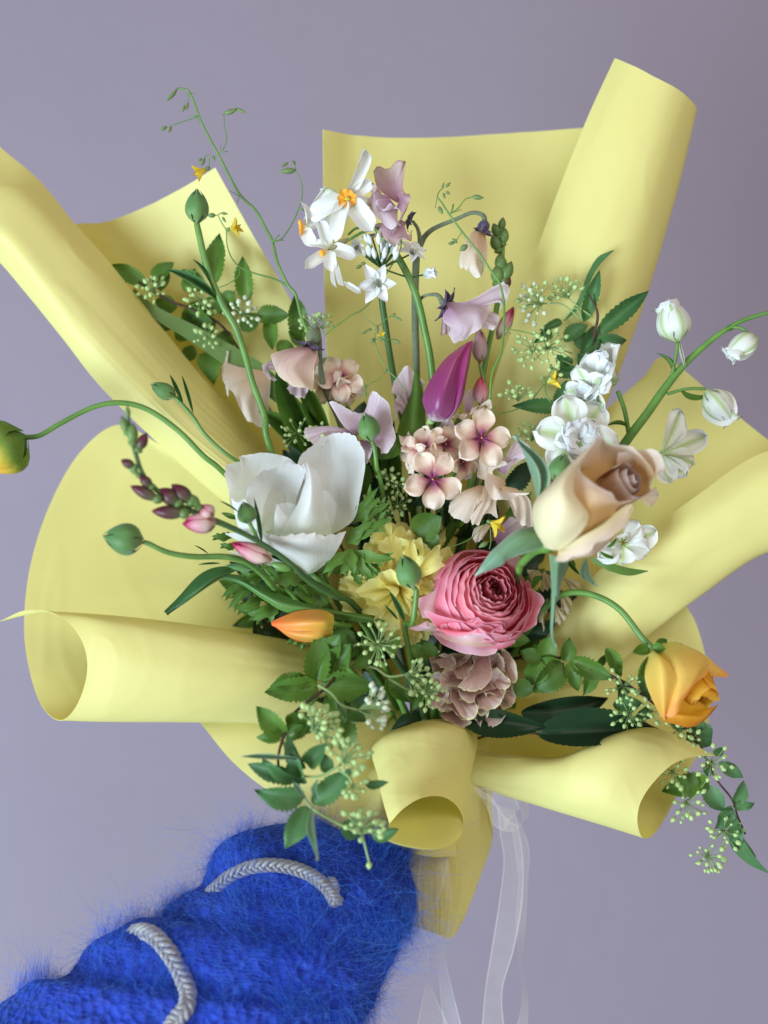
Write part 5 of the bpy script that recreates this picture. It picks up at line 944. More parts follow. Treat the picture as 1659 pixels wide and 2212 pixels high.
# ---- spirea lower right
k = H_
t = spirea('long trailing spirea branch at lower right past the open cone', [([k(100,600,-130), k(280,560,-60), k(400,580,-10), k(500,580,0), k(620,630,10), k(740,690,20), k(860,760,30), k(970,840,35), k(1120,960,35), k(1240,1070,30), k(1340,1280,25), k(1440,1410,25), k(1480,1520,20), k(1525,1625,20)], [4, 4, 3.5, 3.5, 3, 3, 3, 3, 3, 3, 2.5, 2, 2, 2])], k(740,690,20))
leaves(t, [(460,600,490,465,32,0,10), (480,590,745,705,40,0,20), (450,610,262,805,50,0,20), (470,610,545,785,36,0,20), (320,590,185,540,34), (325,600,228,740,42), (330,580,370,440,40), (430,600,320,590,30), (640,640,570,812,30,0,10), (650,630,700,560,24), (700,520,800,700,30,0,10), (150,740,270,770,40), (60,480,250,460,40)], k, 15, G_LEAF)
leaves(t, [(905,650,965,835,36,0,10), (780,700,800,840,34), (740,860,920,850,36), (950,870,880,950,30), (1080,930,1200,1000,44), (1190,985,1325,1105,56,0,0), (1210,1000,1280,950,40), (1330,1150,1408,1118,22), (1370,1200,1515,1292,30,0,10), (1300,1190,1310,1290,30), (1280,1340,1402,1490,36,0,10), (1450,1445,1540,1318,36,10,10), (1450,1455,1590,1450,22,0,10), (1440,1480,1355,1600,34,0,10), (1450,1570,1500,1690,30)], k, 20, G_BLUE)
leaves(t, [(1310,1310,1018,1368,42,20,-10), (1250,1330,1120,1300,36,0,-10)], k, 5, G_LEAF)
patch('leaf', t, [[k(1380,1480,20), k(1440,1450,22)], [k(1420,1570,22), k(1490,1560,26)], [k(1440,1700,26), k(1530,1680,34)], [k(1540,1800,30), k(1600,1780,34)], [k(1658,1856,30), k(1662,1850,30)]], G_BLUE, nu=8, nv=16)
patch('leaf', t, [[k(1490,1650,24), k(1510,1640,24)], [k(1540,1720,26), k(1560,1710,28)], [k(1588,1762,26), k(1590,1758,26)]], G_BLUE, nu=6, nv=10)
for (x, y, d, r, n) in ((800,745,(-0.1,0,1),42,20), (830,900,(0,0.2,1),42,20), (960,890,(0.1,0,1),30,10), (1120,1000,(0.2,0,1),34,14), (1200,1060,(0.2,0.1,1),24,8), (1320,1200,(0,0,1),40,18), (1090,1250,(-0.1,0.1,1),38,16), (1170,1430,(0,0.3,1),44,18), (1390,1600,(0,0,1),42,20), (1300,1740,(-0.1,0.3,1),42,20)):
    umbel(t, k(x,y,25 if y < 1240 else 10), d, r, n, 9.5)
stem(t, [k(1300,1300,15), k(1230,1390,12), k(1170,1430,10)], 1.6, S_PALE, 'stalk', 5); stem(t, [k(1480,1520,18), k(1420,1560,14), k(1390,1600,12), k(1330,1680,12), k(1300,1740,10)], 1.6, S_PALE, 'stalk', 5)
# ---- rose leaves, dark
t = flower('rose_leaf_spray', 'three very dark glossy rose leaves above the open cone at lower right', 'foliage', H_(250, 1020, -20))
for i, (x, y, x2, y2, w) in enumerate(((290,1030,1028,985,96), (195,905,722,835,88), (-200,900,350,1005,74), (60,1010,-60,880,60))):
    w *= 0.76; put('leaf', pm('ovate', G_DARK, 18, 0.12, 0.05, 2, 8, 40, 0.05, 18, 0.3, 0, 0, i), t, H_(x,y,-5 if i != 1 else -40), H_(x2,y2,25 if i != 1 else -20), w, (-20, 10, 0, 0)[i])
stem(t, [H_(290,1030,-5), H_(100,1010,-60), (960,1620,-200)], 3, S_BROWN)
# ---- ferny ranunculus leaves
def lobes(t, f, hub, z, tips, w=16, mat=None):
    w *= 0.85
    me = []
    h = W(*f(hub[0], hub[1], z)); gs = []
    for i, (x, y) in enumerate(tips):
        p = W(*f(x, y, z+R.uniform(5, 25))); d = p-h; side = d.cross(V(0,0,1)).normalized(); bb = R.uniform(-.12, .12)
        def fn(u, v, p=p, d=d, side=side, bb=bb):
            ww = w*U*0.5*(0.30+0.9*math.sin(PI*min(1, v**0.9)))*(1-v**4)*(1+0.25*math.sin(v*14+u*3))
            return h+d*v+side*(u*ww+bb*d.length*math.sin(PI*v))+V(0,0,1)*(abs(u)*ww*0.4+10*U*math.sin(PI*v))
        gs.append(grid(fn, 4, 12))
        for s_, q in ((0.45, 0.5), (0.62, -0.5)):
            c0 = h+d*s_+side*(bb*d.length*math.sin(PI*s_)); d2 = (d*0.3+side*q*d.length*0.34)
            sd2 = d2.cross(V(0,0,1)).normalized()
            def fn2(u, v, c0=c0, d2=d2, sd2=sd2): return c0+d2*v+sd2*u*w*U*0.24*math.sin(PI*(0.15+0.85*v))+V(0,0,1)*6*U*v
            gs.append(grid(fn2, 2, 5))
    obj('leaf', join(*gs), mat or G_LEAF, t)
t = flower('ranunculus_foliage', 'deeply cut green ranunculus leaves around the white ranunculus', 'foliage', (700, 1250, 0))
lobes(t, E_, (430,1080), 60, [(590,865), (668,952), (600,925)], 20); lobes(t, E_, (395,1200), 75, [(683,1045), (565,1065), (520,1130)], 22)
lobes(t, E_, (430,1250), 80, [(692,1296), (560,1420), (610,1420), (500,1370)], 24); lobes(t, E_, (420,1240), 85, [(245,1390), (350,1395), (440,1400)], 22)
lobes(t, E_, (460,1330), 70, [(600,1360), (540,1440), (480,1460)], 22)
lobes(t, D_, (960,1300), 70, [(760,1410), (800,1480), (805,1350), (830,1440)], 20); lobes(t, D_, (1010,1400), 60, [(830,1470), (870,1490), (900,1500)], 20)
lobes(t, D_, (1100,1450), 60, [(900,1505), (940,1545), (1060,1562)], 20); lobes(t, D_, (830,1050), 90, [(705,1042), (760,1030)], 16); lobes(t, D_, (860,1100), 90, [(755,1085), (790,1100)], 14)
lobes(t, D_, (1240,1300), 70, [(1120,1330), (1000,1300), (1050,1240)], 26); lobes(t, D_, (1250,1640), 80, [(1150,1680), (1190,1690), (1235,1720), (1270,1700)], 12)
lobes(t, D_, (1000,1290), 80, [(900,1260), (930,1330), (870,1240)], 20)
put('leaf', LV(G_BLUE, 1, 25, 'lance', 0), t, D_(880,1235,110), D_(408,1485,130), 28, 20)
put('leaf', LV(G_LEAF, 1, 10, 'lance', 0), t, D_(870,940,100), D_(765,905,100), 14, 0)
leaves(t, [(1280,1420,1100,1290,50), (1290,1300,1180,1450,50), (1330,1420,1200,1350,44), (1400,1450,1230,1290,44)], D_, 30, G_LEAF)
leaves(t, [(790,1140,960,1040,60,10,20), (830,1150,918,1290,54,0,20), (700,600,560,700,40), (1040,900,1085,935,22)], E_, 40, G_LEAF, serr=0)
# ---- long strap leaves
t = flower('long_leaf', 'long strap leaf arching out from under the left paper roll', 'foliage', D_(1190, 370, -60))
patch('leaf', t, [[(640,905,-70), (650,880,-70)], [(560,842,-62), (585,800,-60)], [(480,785,-75), (500,745,-72)], [(400,730,-80), (415,700,-80)], [(335,690,-70), (335,660,-70)], [(280,640,-90), (290,622,-90)]], petal('leaf_olive', [(0, (0.09,0.17,0.03)), (1, (0.20,0.30,0.10))], vein=0.2, vcol=(0.14,0.22,0.06), vfreq=40, trans=0.2, rough=0.42), nu=8, nv=24)
t = flower('tulip_foliage', 'upright dark green tulip leaves left of the lilac pansy', 'foliage', (700, 1000, -20))
for (x, y, x2, y2, w, z) in ((700,1010,590,790,46,-10), (720,1000,640,800,36,-20), (760,1000,620,850,40,-40), (680,1000,560,880,44,-30), (860,1100,830,900,40,-30)):
    put('leaf', pm('strap', G_LEAF, 20, 0.5, 0, 1, 6, 14, seed=int(x) % 3), t, (x,y,z), (x2,y2,z+15), w, R.uniform(-20, 20))
# ---- hairy ranunculus buds
RB = 'ranunculus buds on long stems'
def rb(label, c, ax, ln, wd, path, r=5, lv=()):
    t = flower('ranunculus_bud', label, 'flower bud', c, RB)
    bud(t, c, ax, ln, wd, 5)
    if path: stem(t, [c]+path, r, S_GREEN, seg=8)
    for (b, e, w, tw) in lv: put('leaf', pm('lance', G_BLUE, 30, 0.4, 0, 1, 4, 12), t, b, e, w, tw)
    return t
k = A_
rb('tall green ranunculus bud on a long stem at upper left', k(1275,1060,110), (0.02,-1,0.05), 72, 48, [k(1290,1130,108), k(1330,1300,105), k(1390,1470,102), k(1450,1600,100), k(1530,1740,96), k(1590,1920,92), k(1640,2100,88), (572,900,84), (586,975,70), (700,1250,-60), (900,1600,-200)], [6.5, 7, 7, 7, 7.5, 7, 7, 7, 7, 6, 6],
   ((k(1410,1560,100), k(1075,1320,120), 24, 20), (k(1400,1520,100), k(1220,1380,110), 20, -30), (k(1380,1480,100), k(1258,1268,105), 8, 30)))
k = D_
rb('round green ranunculus bud reaching furthest left on a bent stem', k(305,1078,235), (-1,-0.18,0.15), 84, 66, [k(340,1090,234), k(450,1140,225), k(600,1165,210), k(780,1165,190), k(900,1190,170), k(1000,1260,140), k(1080,1350,100), k(1200,1480,20), (900,1600,-180)], [5, 5.5, 6, 6.5, 7, 7, 7, 7, 6])
rb('small green ranunculus bud in front of the white ranunculus', k(935,970,200), (-0.3,-1,0.1), 48, 40, [k(950,1000,200), k(980,1060,190), k(1010,1130,160), k(1040,1250,90), (760,1400,-40)], 4.5,
   ((k(1005,1080,185), k(962,812,200), 12, 10), (k(870,905,196), k(752,826,200), 4, 20)))
rb('small slanting ranunculus bud against the left paper roll', k(495,220,60), (-1,-0.55,0.1), 58, 34, [k(540,270,58), k(600,340,55), k(660,430,52), k(750,520,48), k(860,600,40), (620,1060,-40)], [4.5]*6,
   ((k(540,260,58), k(458,75,62), 11, 10), (k(600,320,56), k(530,75,60), 9, 10)))
k = E_
rb('pointed green ranunculus bud standing in the lilac pansy', k(545,600,110), (-0.25,-1,0.1), 62, 46, [k(560,640,105), k(575,760,90), k(600,860,50), (860,1300,-100)], 5)
k = T_
rb('downy green ranunculus bud in front of the yellow carnation', k(1205,645,165), (-0.3,-1,0.15), 74, 52, [k(1230,660,160), k(1225,760,155), k(1200,920,140), k(1150,1000,80), (930,1600,-150)], [5, 6, 6, 6, 6],
   ((k(1140,900,130), k(1030,665,140), 16, 10), (k(1090,890,125), k(985,770,130), 7, 10)))
t = rb('dark green ranunculus bud hidden left of the rose', Q_(540,520,140), (0.3,-1,0.1), 62, 48, [Q_(560,560,120), (1180,1100,40), (1000,1500,-150)], 5)
rb('thin pale ranunculus bud with narrow bracts left of the long bright leaf', D_(960,1240,140), (-1,-0.15,0.1), 60, 16, [D_(1000,1245,130), D_(1080,1260,100), (720,1400,-20)], 4, ((D_(760,1205,140), D_(620,1210,145), 6, 10), (D_(690,1150,120), D_(600,1090,120), 4, 20)))
stem(t, [Q_(480,1140,200), Q_(490,1150,198)], 2, S_GREEN)
t = flower('yellow_green_bloom', 'orange yellow bloom cut by the left edge on an arching stem', 'flower', (45, 945, 160))
MO = petal('yellow_green_petal', [(0, (0.08, 0.22, 0.03)), (0.40, (0.20, 0.34, 0.05)), (0.62, (0.85, 0.55, 0.05)), (1, (0.88, 0.42, 0.04))], vein=0.15, trans=0.25)
bud(t, (54, 938, 160), (-0.8, 0.52, 0.12), 116, 116, 5, MO, 'petal', MO)
ring('sepal', [sp2], t, (52, 944, 162), (-1, 0.3, 0.1), 4, 44, 26, 60, 30)
stem(t, [(50,945,160), (85,941,160), (130,915,155), (200,880,148), (260,870,140), (320,885,130), (385,930,115), (440,985,100), (484,1022,80), (600,1150,0), (880,1560,-170)], [6, 5.5, 5.5, 5.5, 6, 6, 6, 6, 6, 6, 6], S_GREEN, seg=9)
# ---- thin vines with pointed buds and small yellow flowers
M_YF = petal('small_yellow_petal', [(0, (0.62, 0.62, 0.10)), (0.4, (0.86, 0.66, 0.05)), (1, (0.86, 0.60, 0.04))], vein=0.1, trans=0.3)
M_VB = plain('vine_bud_green', (0.11, 0.20, 0.06), (0.20, 0.26, 0.10), 0.5, 300)
def vine(label, paths, buds, fl=(), f=None, z=20):
    t = flower('flowering_vine', label, 'vine', f(*paths[0][0][0][:2], z), 'thin vines with tiny yellow flowers')
    for pth, r in paths: stem(t, [f(a, b, z) for a, b in pth], r, S_GREEN, 'stem', 6)
    for (x, y, x2, y2, w) in buds:
        A, B = W(*f(x,y,z)), W(*f(x2,y2,z+4)); link('bud', ball('bud', M_VB, 7, 6, 0.45), t, frame(A, B-A, V(0,0,1), w*U, (B-A).length, w*U))
    for (x, y, dx, dy, s) in fl:
        ring('petal', [pm('lance', M_YF, 30, 0.6, 0.1, 1, 4, 8)], t, f(x,y,z), (dx, dy, 0.35), 5, s, s*0.42, 30, 0, 12)
        link('calyx', ball('calyx', M_VB, 7, 5), t, frame(W(*f(x,y,z))-V(dx,dy,0)*6*U, V(dx,dy,0.2), V(0,0,1), 10*U, 14*U, 10*U))
    return t
k = A_
vine('tall thin vine with nodding seed-like buds rising at upper left', [
  ([(2080,1900),(1965,1700),(1917,1525),(1866,1459),(1800,1318),(1764,1174),(1725,1100),(1659,979),(1560,880),(1490,760),(1430,640),(1370,530),(1300,390),(1235,220),(1190,188),(1150,186),(1120,220)], [3.6,3.6,3.6,3.5,3.4,3.3,3.2,3.1,3,2.8,2.6,2.4,2.3,2.2,2,1.6,1.4]),
  ([(1225,215),(1222,250),(1215,290)], 1), ([(1285,365),(1200,395),(1110,425)], 1.1), ([(1440,590),(1468,520),(1455,430),(1450,350)], 1.2), ([(1355,700),(1357,640)], 1), ([(1235,213),(1265,218)], .8), ([(1235,213),(1200,216)], .8), ([(1285,365),(1235,360)], .9), ([(1285,370),(1290,405)], .8), ([(1425,600),(1475,592)], .9), ([(1425,600),(1435,550)], .8), ([(1550,880),(1490,850)], 1), ([(1550,885),(1538,925)], 1), ([(1310,650),(1350,615),(1385,650)], 1)],
  ((1150,190,1075,270,10), (1220,270,1205,330,7), (1200,290,1180,340,7), (1110,425,1090,475,8), (1085,430,1035,455,9), (1450,350,1540,320,13), (1520,310,1600,345,8), (1310,640,1280,655,6), (1330,635,1298,690,9), (1380,620,1390,655,8)), ((1345,705,-1,0.6,34),), k, 30)
vine('thin curling vine with one bright yellow flower beside the tall bud', [
  ([(1866,1465),(1780,1420),(1659,1385),(1560,1345),(1500,1280),(1470,1190),(1468,1110),(1440,1060),(1415,1005),(1450,990)], [2.4,2.1,1.8,1.6,1.5,1.4,1.3,1.2,1.1,1]), ([(1555,1345),(1545,1400),(1480,1450),(1415,1475)], 1.2), ([(1555,1345),(1515,1380)], 2), ([(1410,1005),(1380,1010)], 1)],
  ((1400,1005,1340,1008,12), (1440,1015,1465,1055,7), (1430,992,1480,998,7)), ((1480,1100,1,-0.1,32),), k, 10)
k = B_
vine('slender vine curving up to a green bud left of the narcissus', [([(95,720),(150,705),(210,620),(255,520),(275,430),(262,350),(235,295)], [1.8,1.5,1.4,1.4,1.3,1.2,1.1]), ([(235,295),(230,240)], 1), ([(250,520),(285,535)], 1.5), ([(95,720),(140,680)], 1), ([(100,715),(165,712)], 1)],
  ((240,298,135,305,15), (195,250,145,280,7), (215,240,225,270,7)), (), k, 40)
vine('thin vine crossing from the peach pansy up through the allium', [([(400,1280),(470,1225),(560,1160),(630,1125),(690,1060),(730,960),(780,900),(850,780),(862,700),(858,625)], 1.4), ([(625,1130),(660,1180),(720,1220),(770,1180),(800,1160)], 1), ([(705,1310),(720,1370),(770,1470),(840,1540),(890,1620)], 1.4), ([(770,1490),(720,1540),(660,1570)], 1), ([(705,1260),(705,1310)], 1), ([(700,1300),(830,1300)], .8), ([(670,1240),(620,1270)], .8), ([(645,1560),(650,1620)], 1)],
  ((800,1165,830,1145,8), (820,1165,870,1190,7), (690,1240,650,1245,7), (660,1250,620,1270,6), (700,1290,680,1325,9), (720,1295,760,1300,9), (810,1300,860,1325,8), (720,1215,715,1270,9), (760,1490,780,1480,6), (865,610,800,615,12), (880,600,878,625,9), (655,1570,640,1600,8), (650,1600,645,1650,8), (630,860,590,880,9), (650,850,620,850,9)), ((760,1290,-0.6,-0.8,16),), k, 75)
vine('tall thin vine leaning right in front of the hooked stem', [([(1385,1655),(1400,1500),(1450,1380),(1468,1230),(1468,1080),(1440,960),(1390,890),(1330,800),(1250,700),(1160,580),(1100,490),(1075,455),(1085,425),(1110,400)], [3,2.8,2.6,2.6,2.6,2.6,2.5,2.4,2.3,2.2,2,1.6,1.3,1]), ([(1155,555),(1200,520),(1240,470),(1275,458)], 1.2), ([(1470,1235),(1560,1250),(1650,1270)], 1.2), ([(1220,665),(1180,720),(1150,730)], 1), ([(1475,1235),(1510,1270)], .9), ([(1475,1235),(1520,1215)], .9), ([(1155,555),(1170,500)], 2), ([(1155,555),(1215,530)], .9), ([(1075,455),(1062,520)], .9), ([(1345,860),(1340,900)], 1), ([(1340,850),(1315,825)], 1)],
  ((1275,455,1352,462,12), (1120,400,1155,368,7), (1100,415,1115,365,6), (1110,430,1120,470,7), (1125,425,1150,440,8), (1080,510,1108,560,10), (1180,725,1135,735,9), (1195,730,1160,700,8), (1255,740,1205,775,15)), (), k, 85)
k = C_
vine('thin vine with a yellow flower among the upper right umbels', [([(0,1130),(60,1145),(130,1135),(200,1110)], 1.3), ([(270,1060),(310,1000),(340,960)], 1.2), ([(370,1080),(345,1030),(335,970)], 1.6), ([(340,960),(370,900),(380,870)], 1.2), ([(10,1125),(50,1110)], 1)],
  ((380,870,430,940,12), (340,940,315,930,7), (375,880,370,850,8)), ((335,965,1,-0.2,36),), k, 45)
k = E_
vine('small vine with a lemon yellow flower left of the rose', [([(1000,1225),(1060,1210),(1130,1175),(1200,1110),(1230,1080)], 1.0), ([(1245,1110),(1250,1190),(1240,1240)], 1.1)],
  ((1235,1195,1175,1230,13),), ((1235,1075,0.8,0.3,42),), k, 110)
# ================================================================ ARM IN A BLUE MOHAIR SLEEVE
def sleeve_material():
    m, nt, N, L = new_mat('blue_mohair_knit')
    gm = N.new('ShaderNodeTexCoord').outputs['Object']
    vo = N.new('ShaderNodeTexVoronoi'); vo.inputs['Scale'].default_value = 190; L.new(gm, vo.inputs['Vector'])
    nz = noise_tex(nt, gm, 60, 4); n2 = noise_tex(nt, gm, 14, 2)
    col = mix_node(nt, nz, (0.001, 0.014, 0.24), (0.006, 0.07, 0.66))
    col = mix_node(nt, math_node(nt, 'MULTIPLY', vo.outputs['Distance'], 0.8, clamp=True), col, (0.002, 0.010, 0.22))
    bs = N.new('ShaderNodeBsdfPrincipled'); L.new(col, bs.inputs['Base Color']); bs.inputs['Roughness'].default_value = 0.8
    bs.inputs['Sheen Weight'].default_value = 0.4; bs.inputs['Sheen Tint'].default_value = (0.12, 0.30, 1, 1)
    bm = N.new('ShaderNodeBump'); bm.inputs['Strength'].default_value = 1.0; bm.inputs['Distance'].default_value = 0.003
    L.new(math_node(nt, 'ADD', vo.outputs['Distance'], nz), bm.inputs['Height']); L.new(bm.outputs[0], bs.inputs['Normal'])
    o = N.new('ShaderNodeOutputMaterial'); L.new(bs.outputs[0], o.inputs[0]); return m
def fibre_material(name, c1, c2):
    m, nt, N, L = new_mat(name)
    uv = N.new('ShaderNodeUVMap').outputs[0]; sp = N.new('ShaderNodeSeparateXYZ'); L.new(uv, sp.inputs[0])
    bs = N.new('ShaderNodeBsdfPrincipled'); L.new(mix_node(nt, sp.outputs[0], c1, c2), bs.inputs['Base Color'])
    bs.inputs['Roughness'].default_value = 0.45; bs.inputs['Specular IOR Level'].default_value = 0.5
    o = N.new('ShaderNodeOutputMaterial'); L.new(bs.outputs[0], o.inputs[0]); return m
k = J_
# rows across the arm (outline upper-left to lower-right), picture positions; front is bulged towards the camera
ST = [  # (left point, right point, front height, back)
 ((-420,1100), (900,1900), 430), ((-230,1000), (1060,1600), 400), ((-60,900), (1230,1300), 375), ((60,815), (1290,1060), 360), ((150,758), (1340,920), 350), ((250,745), (1380,860), 325),
 ((300,690), (1400,820), 320), ((345,615), (1430,765), 318), ((430,560), (1455,710), 310), ((500,522), (1470,680), 292), ((585,512), (1490,650), 270), ((625,470), (1510,600), 262),
 ((690,425), (1530,560), 252), ((752,398), (1545,520), 236), ((775,330), (1558,470), 222), ((830,250), (1560,410), 205), ((920,198), (1550,350), 180), ((1020,170), (1540,300), 150), ((1120,158), (1525,262), 110), ((1220,170), (1470,240), 60), ((1300,185), (1400,225), 20)]
def ringpts(l, r, h, n=40):
    a = np.array(k(*l)[:2]); b = np.array(k(*r)[:2]); c = (a+b)/2; e = (b-a)/2; out = []
    z0 = h*0.45-50
    for i in range(n):
        th = 2*PI*i/n; p = c-e*math.cos(th); out.append(W(p[0], p[1], z0+math.sin(th)*(h*0.5)*(1 if th < PI else 0.8)))
    return out
rings = [np.array([tuple(q) for q in ringpts(*s)]) for s in ST]
NV, NS = 300, 230; RG = []
for j in range(NV+1):
    s = j/NV*(len(rings)-1); i = min(int(s), len(rings)-2); f = s-i
    RG.append(cr(rings, j/NV))
vs = []; cen = [np.mean(r, axis=0) for r in RG]
for j, r in enumerate(RG):
    rl = [r[i] for i in range(40)]+[r[0]]
    for i in range(NS):
        q = i/NS*40; a = int(q); f = q-a; pm1 = r[(a-1) % 40]; p0 = r[a % 40]; p1 = r[(a+1) % 40]; p2 = r[(a+2) % 40]
        p = 0.5*((p1-pm1)*f+(2*pm1-5*p0+4*p1-p2)*f*f+(3*p0-pm1-3*p1+p2)*f**3)+p0
        p = Vector(p); nrm = (p-Vector(cen[j])).normalized()
        d = noise.fractal(p*30, 1.0, 2.0, 3)*0.0028+noise.noise(p*11)*0.005+noise.noise(p*150)*0.0010
        wale = i/NS*44.0; ww = abs((wale % 1.0)-0.5)*2; crs = (j/NV*92.0+0.55*(1-ww)) % 1.0
        d += 0.0021*math.sqrt(max(0.0, math.sin(PI*crs)))*(0.35+0.65*math.sqrt(max(0.0, math.sin(PI*((wale*2) % 1.0)))))*(0.7+0.6*noise.noise(p*22))
        vs.append(p+nrm*d)
vs.append(Vector(cen[0])); vs.append(Vector(cen[-1]))
fs = [(j*NS+i, j*NS+(i+1) % NS, (j+1)*NS+(i+1) % NS, (j+1)*NS+i) for j in range(NV) for i in range(NS)]
fs += [(len(vs)-2, (i+1) % NS, i) for i in range(NS)]+[(len(vs)-1, NV*NS+i, NV*NS+(i+1) % NS) for i in range(NS)]
person = thing('person', 'person holding out one arm in a fluffy cobalt blue mohair sweater', 'person', W(*k(900, 700, 100)))
SLV = obj('sleeve', (vs, fs, [(0, 0)]*len(vs)), sleeve_material(), person)
# cords laid in the knit
from mathutils.bvhtree import BVHTree
bvh = BVHTree.FromPolygons([tuple(v) for v in vs], fs)
CAMP = Vector((0, -D*U, 0))
def onto(x, y, off):
    p = W(*k(x, y, 0)); d = (p-CAMP).normalized(); h = bvh.ray_cast(CAMP, d)
    return (h[0]-d*off) if h[0] else W(*k(x, y, 150))
def cord(pts, rad, nm, a0=0):
    path = arr([onto(x, y, rad*U*(0.45 if 0 < i < len(pts)-1 else -1.6)) for i, (x, y) in enumerate(pts)]); gs = []; n = 170
    C = [Vector(cr(path, i/n)) for i in range(n+1)]; L_ = sum((C[i+1]-C[i]).length for i in range(n))
    turns = L_/(rad*U*3.6)
    for s in range(5):
        q = []
        for i in range(n+1):
            T = (C[min(i+1, n)]-C[max(i-1, 0)]).normalized(); A = T.cross(V(0, 0, 1)).normalized(); B = T.cross(A)
            w = 2*PI*(turns*i/n)+s*2*PI/5
            # braided: strands weave side to side and over and under
            q.append(C[i]+A*math.sin(w)*rad*U*0.62-B*abs(1)*math.sin(2*w+0.6)*rad*U*0.34)
        gs.append(tube(q, rad*U*0.25, 6, n*2))
    o = obj(nm, join(*gs), plain('silver_cord', (0.40, 0.38, 0.38), (0.17, 0.17, 0.20), 0.45, 900, 0.8, 0.6, 0.3, (1, 1, 1)), person); return o
cord([(790,430), (815,410), (860,370), (930,335), (1000,322), (1080,328), (1150,350), (1200,380), (1240,420), (1262,455), (1285,468)], 17, 'trim_cord')
cord([(1225,385), (1250,385), (1262,410), (1255,460), (1245,475)], 12, 'trim_cord')
cord([(500,580), (545,575), (590,600), (640,660), (680,730), (705,800), (700,860), (660,910), (640,960), (650,1020)], 21, 'trim_cord')
# fibres
def fibres(n, l0, l1, r, mat, seed, rough=0.5, lift=0.5, seg=6, where=None):
    rnd = np.random.RandomState(seed); V_ = np.array([tuple(v) for v in vs[:-2]]); nr = (V_.reshape(NV+1, NS, 3)-np.array(cen)[:, None, :]).reshape(-1, 3)
    nr /= np.linalg.norm(nr, axis=1)[:, None]
    ok = np.where((V_[:, 1] < np.repeat([c[1] for c in cen], NS)+0.025))[0]
    if where is not None: ok = ok[where(V_[ok], nr[ok])]
    ix = rnd.choice(ok, n); P = V_[ix]+rnd.normal(0, 0.0009, (n, 3)); Nn = nr[ix]
    ax = np.array(W(*k(1500,100,0))-W(*k(300,900,0))); ax /= np.linalg.norm(ax)
    rd = rnd.normal(0, 1, (n, 3)); T = rd-Nn*(rd*Nn).sum(1)[:, None]; fl = np.stack([np.sin(P[:, 0]*90+P[:, 2]*60)+np.sin(P[:, 2]*140), np.sin(P[:, 1]*80+P[:, 0]*70), np.cos(P[:, 2]*95+P[:, 0]*50)+np.cos(P[:, 0]*150)], 1); fl = fl-Nn*(fl*Nn).sum(1)[:, None]; T = T*0.7+fl*1.3+ax*rnd.normal(0.15, 0.3, (n, 1)); T /= np.linalg.norm(T, axis=1)[:, None]
    d = T*(1-lift)+Nn*lift*rnd.uniform(0.2, 1.3, (n, 1)); d /= np.linalg.norm(d, axis=1)[:, None]
    ln = rnd.uniform(l0, l1, (n, 1)); curl = rnd.normal(0, 1, (n, 3)); curl2 = rnd.normal(0, 1, (n, 3))
    vv = np.empty((n, (seg+1), 3, 3), np.float32); a1 = np.cross(d, rnd.normal(0, 1, (n, 3))); a1 /= np.linalg.norm(a1, axis=1)[:, None]; a2 = np.cross(d, a1)
    for j in range(seg+1):
        t_ = j/seg; c = P+d*ln*t_+(curl*np.sin(t_*3.0)+curl2*np.sin(t_*7)*0.35)*ln*rough*0.22*t_-Nn*ln*0.25*t_*t_*lift
        rr_ = r*(1-0.75*t_)
        for q in range(3):
            w = 2*PI*q/3; vv[:, j, q] = c+(a1*math.cos(w)+a2*math.sin(w))*rr_
    verts = vv.reshape(-1, 3); base = (np.arange(n)*(seg+1)*3)[:, None, None, None]
    jj = (np.arange(seg)*3)[None, :, None, None]; qq = np.arange(3); pat = np.stack([qq, (qq+1) % 3, (qq+1) % 3+3, qq+3], axis=1)[None, None]
    F = (base+jj+pat).reshape(-1, 4)
    me = bpy.data.meshes.new('fibres'); me.vertices.add(len(verts)); me.loops.add(F.size); me.polygons.add(len(F))
    c0 = verts.mean(0); me.vertices.foreach_set('co', (verts-c0).ravel()); me.loops.foreach_set('vertex_index', F.ravel().astype(np.int32))
    me.polygons.foreach_set('loop_start', np.arange(0, F.size, 4, dtype=np.int32)); me.polygons.foreach_set('loop_total', np.full(len(F), 4, np.int32))
    uvl = me.uv_layers.new(name='UVMap'); ur = rnd.rand(n).astype(np.float32); uu = np.repeat(ur, seg*3*4); uvl.data.foreach_set('uv', np.stack([uu, uu], 1).ravel())
    me.update(); me.validate(); me.materials.append(mat)
    o = link('wool_fibre', me, person, Matrix.Translation(Vector(c0))); o['kind'] = 'stuff'; return o
FB = fibre_material('mohair_fibre', (0.001, 0.026, 0.42), (0.006, 0.11, 0.82)); FL = fibre_material('mohair_halo', (0.006, 0.12, 0.75), (0.12, 0.34, 0.90))
fibres(17000, 0.005, 0.018, 0.00008, FB, 1, 1.1, 0.12, 5)
fibres(7000, 0.010, 0.034, 0.00005, FL, 2, 1.5, 0.32, 8)
fibres(1100, 0.02, 0.055, 0.00006, FL, 3, 1.5, 0.8, 10)
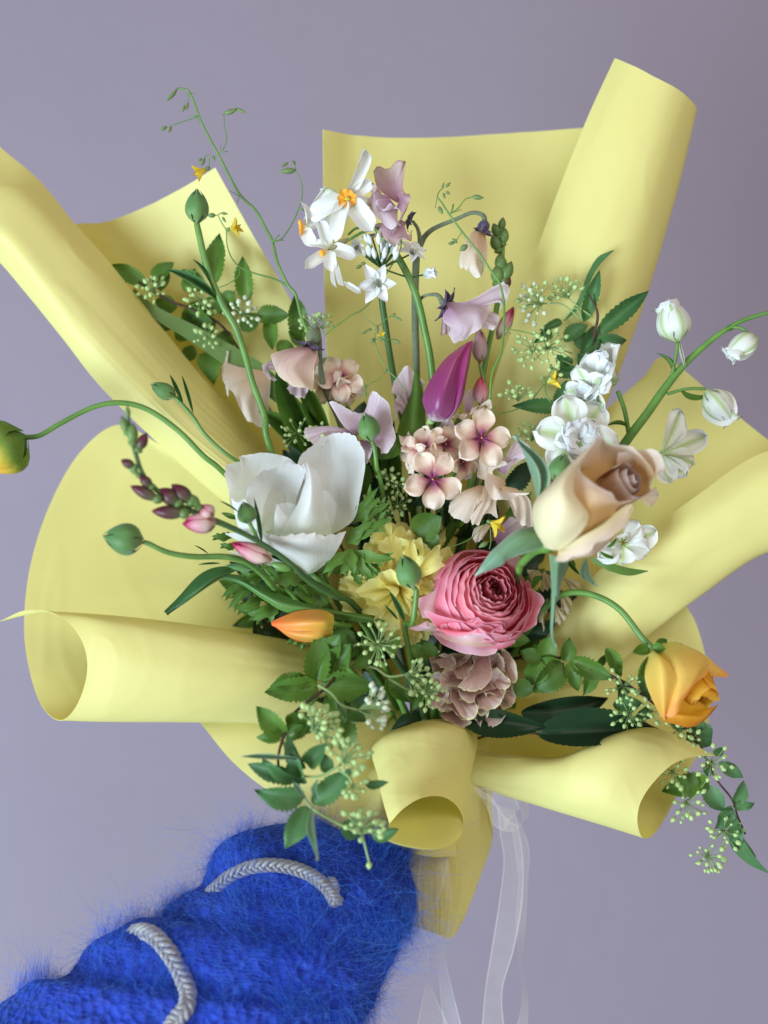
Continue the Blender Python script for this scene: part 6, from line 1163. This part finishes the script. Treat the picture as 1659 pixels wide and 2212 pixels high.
# ---------------------------------------------------------------- organza ribbon
def ribbon_material():
    m, nt, N, L = new_mat('organza')
    uv = N.new('ShaderNodeUVMap').outputs[0]; sp = N.new('ShaderNodeSeparateXYZ'); L.new(uv, sp.inputs[0])
    ua = math_node(nt, 'ABSOLUTE', math_node(nt, 'SUBTRACT', sp.outputs[1], 0.5))
    e = math_node(nt, 'GREATER_THAN', ua, 0.455)
    gm = N.new('ShaderNodeTexCoord').outputs['Object']; nz = noise_tex(nt, gm, 90, 3)
    al = math_node(nt, 'ADD', math_node(nt, 'MULTIPLY', e, 0.40), math_node(nt, 'ADD', 0.10, math_node(nt, 'MULTIPLY', nz, 0.14)), clamp=True)
    bs = N.new('ShaderNodeBsdfPrincipled'); bs.inputs['Base Color'].default_value = (0.80, 0.77, 0.76, 1); bs.inputs['Roughness'].default_value = 0.35
    tr = N.new('ShaderNodeBsdfTransparent'); mx = N.new('ShaderNodeMixShader'); L.new(al, mx.inputs[0]); L.new(tr.outputs[0], mx.inputs[1]); L.new(bs.outputs[0], mx.inputs[2])
    o = N.new('ShaderNodeOutputMaterial'); L.new(mx.outputs[0], o.inputs[0]); return m
RM = ribbon_material()
t = flower('organza_ribbon', 'sheer white organza ribbon tied in a bow, its tails hanging below the bouquet', 'ribbon', (1050, 1710, -90))
def rib(name, L_, R__):
    obj(name, loft([L_, R__], 60, 8), RM, t)
rib('bow_loop', [(1020,1700,-90), (1060,1720,-60), (1085,1760,-50), (1120,1782,-50), (1142,1755,-70), (1130,1722,-95), (1085,1705,-110)], [(1030,1712,-80), (1050,1740,-50), (1070,1785,-40), (1115,1795,-40), (1128,1760,-60), (1112,1735,-85), (1070,1716,-100)])
rib('bow_loop', [(1025,1702,-95), (1070,1706,-85), (1110,1722,-85), (1120,1750,-85), (1095,1770,-95)], [(1035,1718,-90), (1070,1740,-80), (1090,1770,-80), (1085,1800,-80), (1066,1830,-90)])
rib('ribbon_tail', [(1075,1740,-70), (1080,1800,-60), (1088,1860,-60), (1078,1950,-60), (1062,2050,-60), (1048,2140,-55), (1040,2230,-50)], [(1110,1750,-80), (1122,1800,-75), (1130,1860,-70), (1128,1950,-70), (1110,2050,-60), (1085,2140,-60), (1090,2230,-60)])
rib('ribbon_tail', [(1100,1760,-90), (1112,1830,-90), (1120,1900,-85), (1115,1980,-80), (1120,2080,-80), (1128,2160,-80), (1110,2240,-80)], [(1118,1765,-95), (1142,1830,-95), (1140,1900,-95), (1136,1980,-90), (1128,2080,-95), (1140,2160,-90), (1138,2240,-90)])
rib('ribbon_tail', [(900,1810,-60), (907,1860,-58), (902,1920,-55), (912,1980,-55), (925,2050,-50), (918,2130,-50), (898,2230,-45)], [(966,1800,-70), (968,1860,-66), (955,1920,-50), (930,1990,-40), (905,2060,-45), (930,2130,-60), (975,2230,-60)])
rib('ribbon_tail', [(940,1810,-75), (950,1870,-72), (962,1930,-70), (975,1990,-68), (962,2060,-60), (975,2130,-60), (1000,2230,-60)], [(968,1805,-80), (970,1870,-78), (975,1930,-80), (968,1990,-78), (945,2060,-75), (950,2130,-75), (960,2230,-75)])
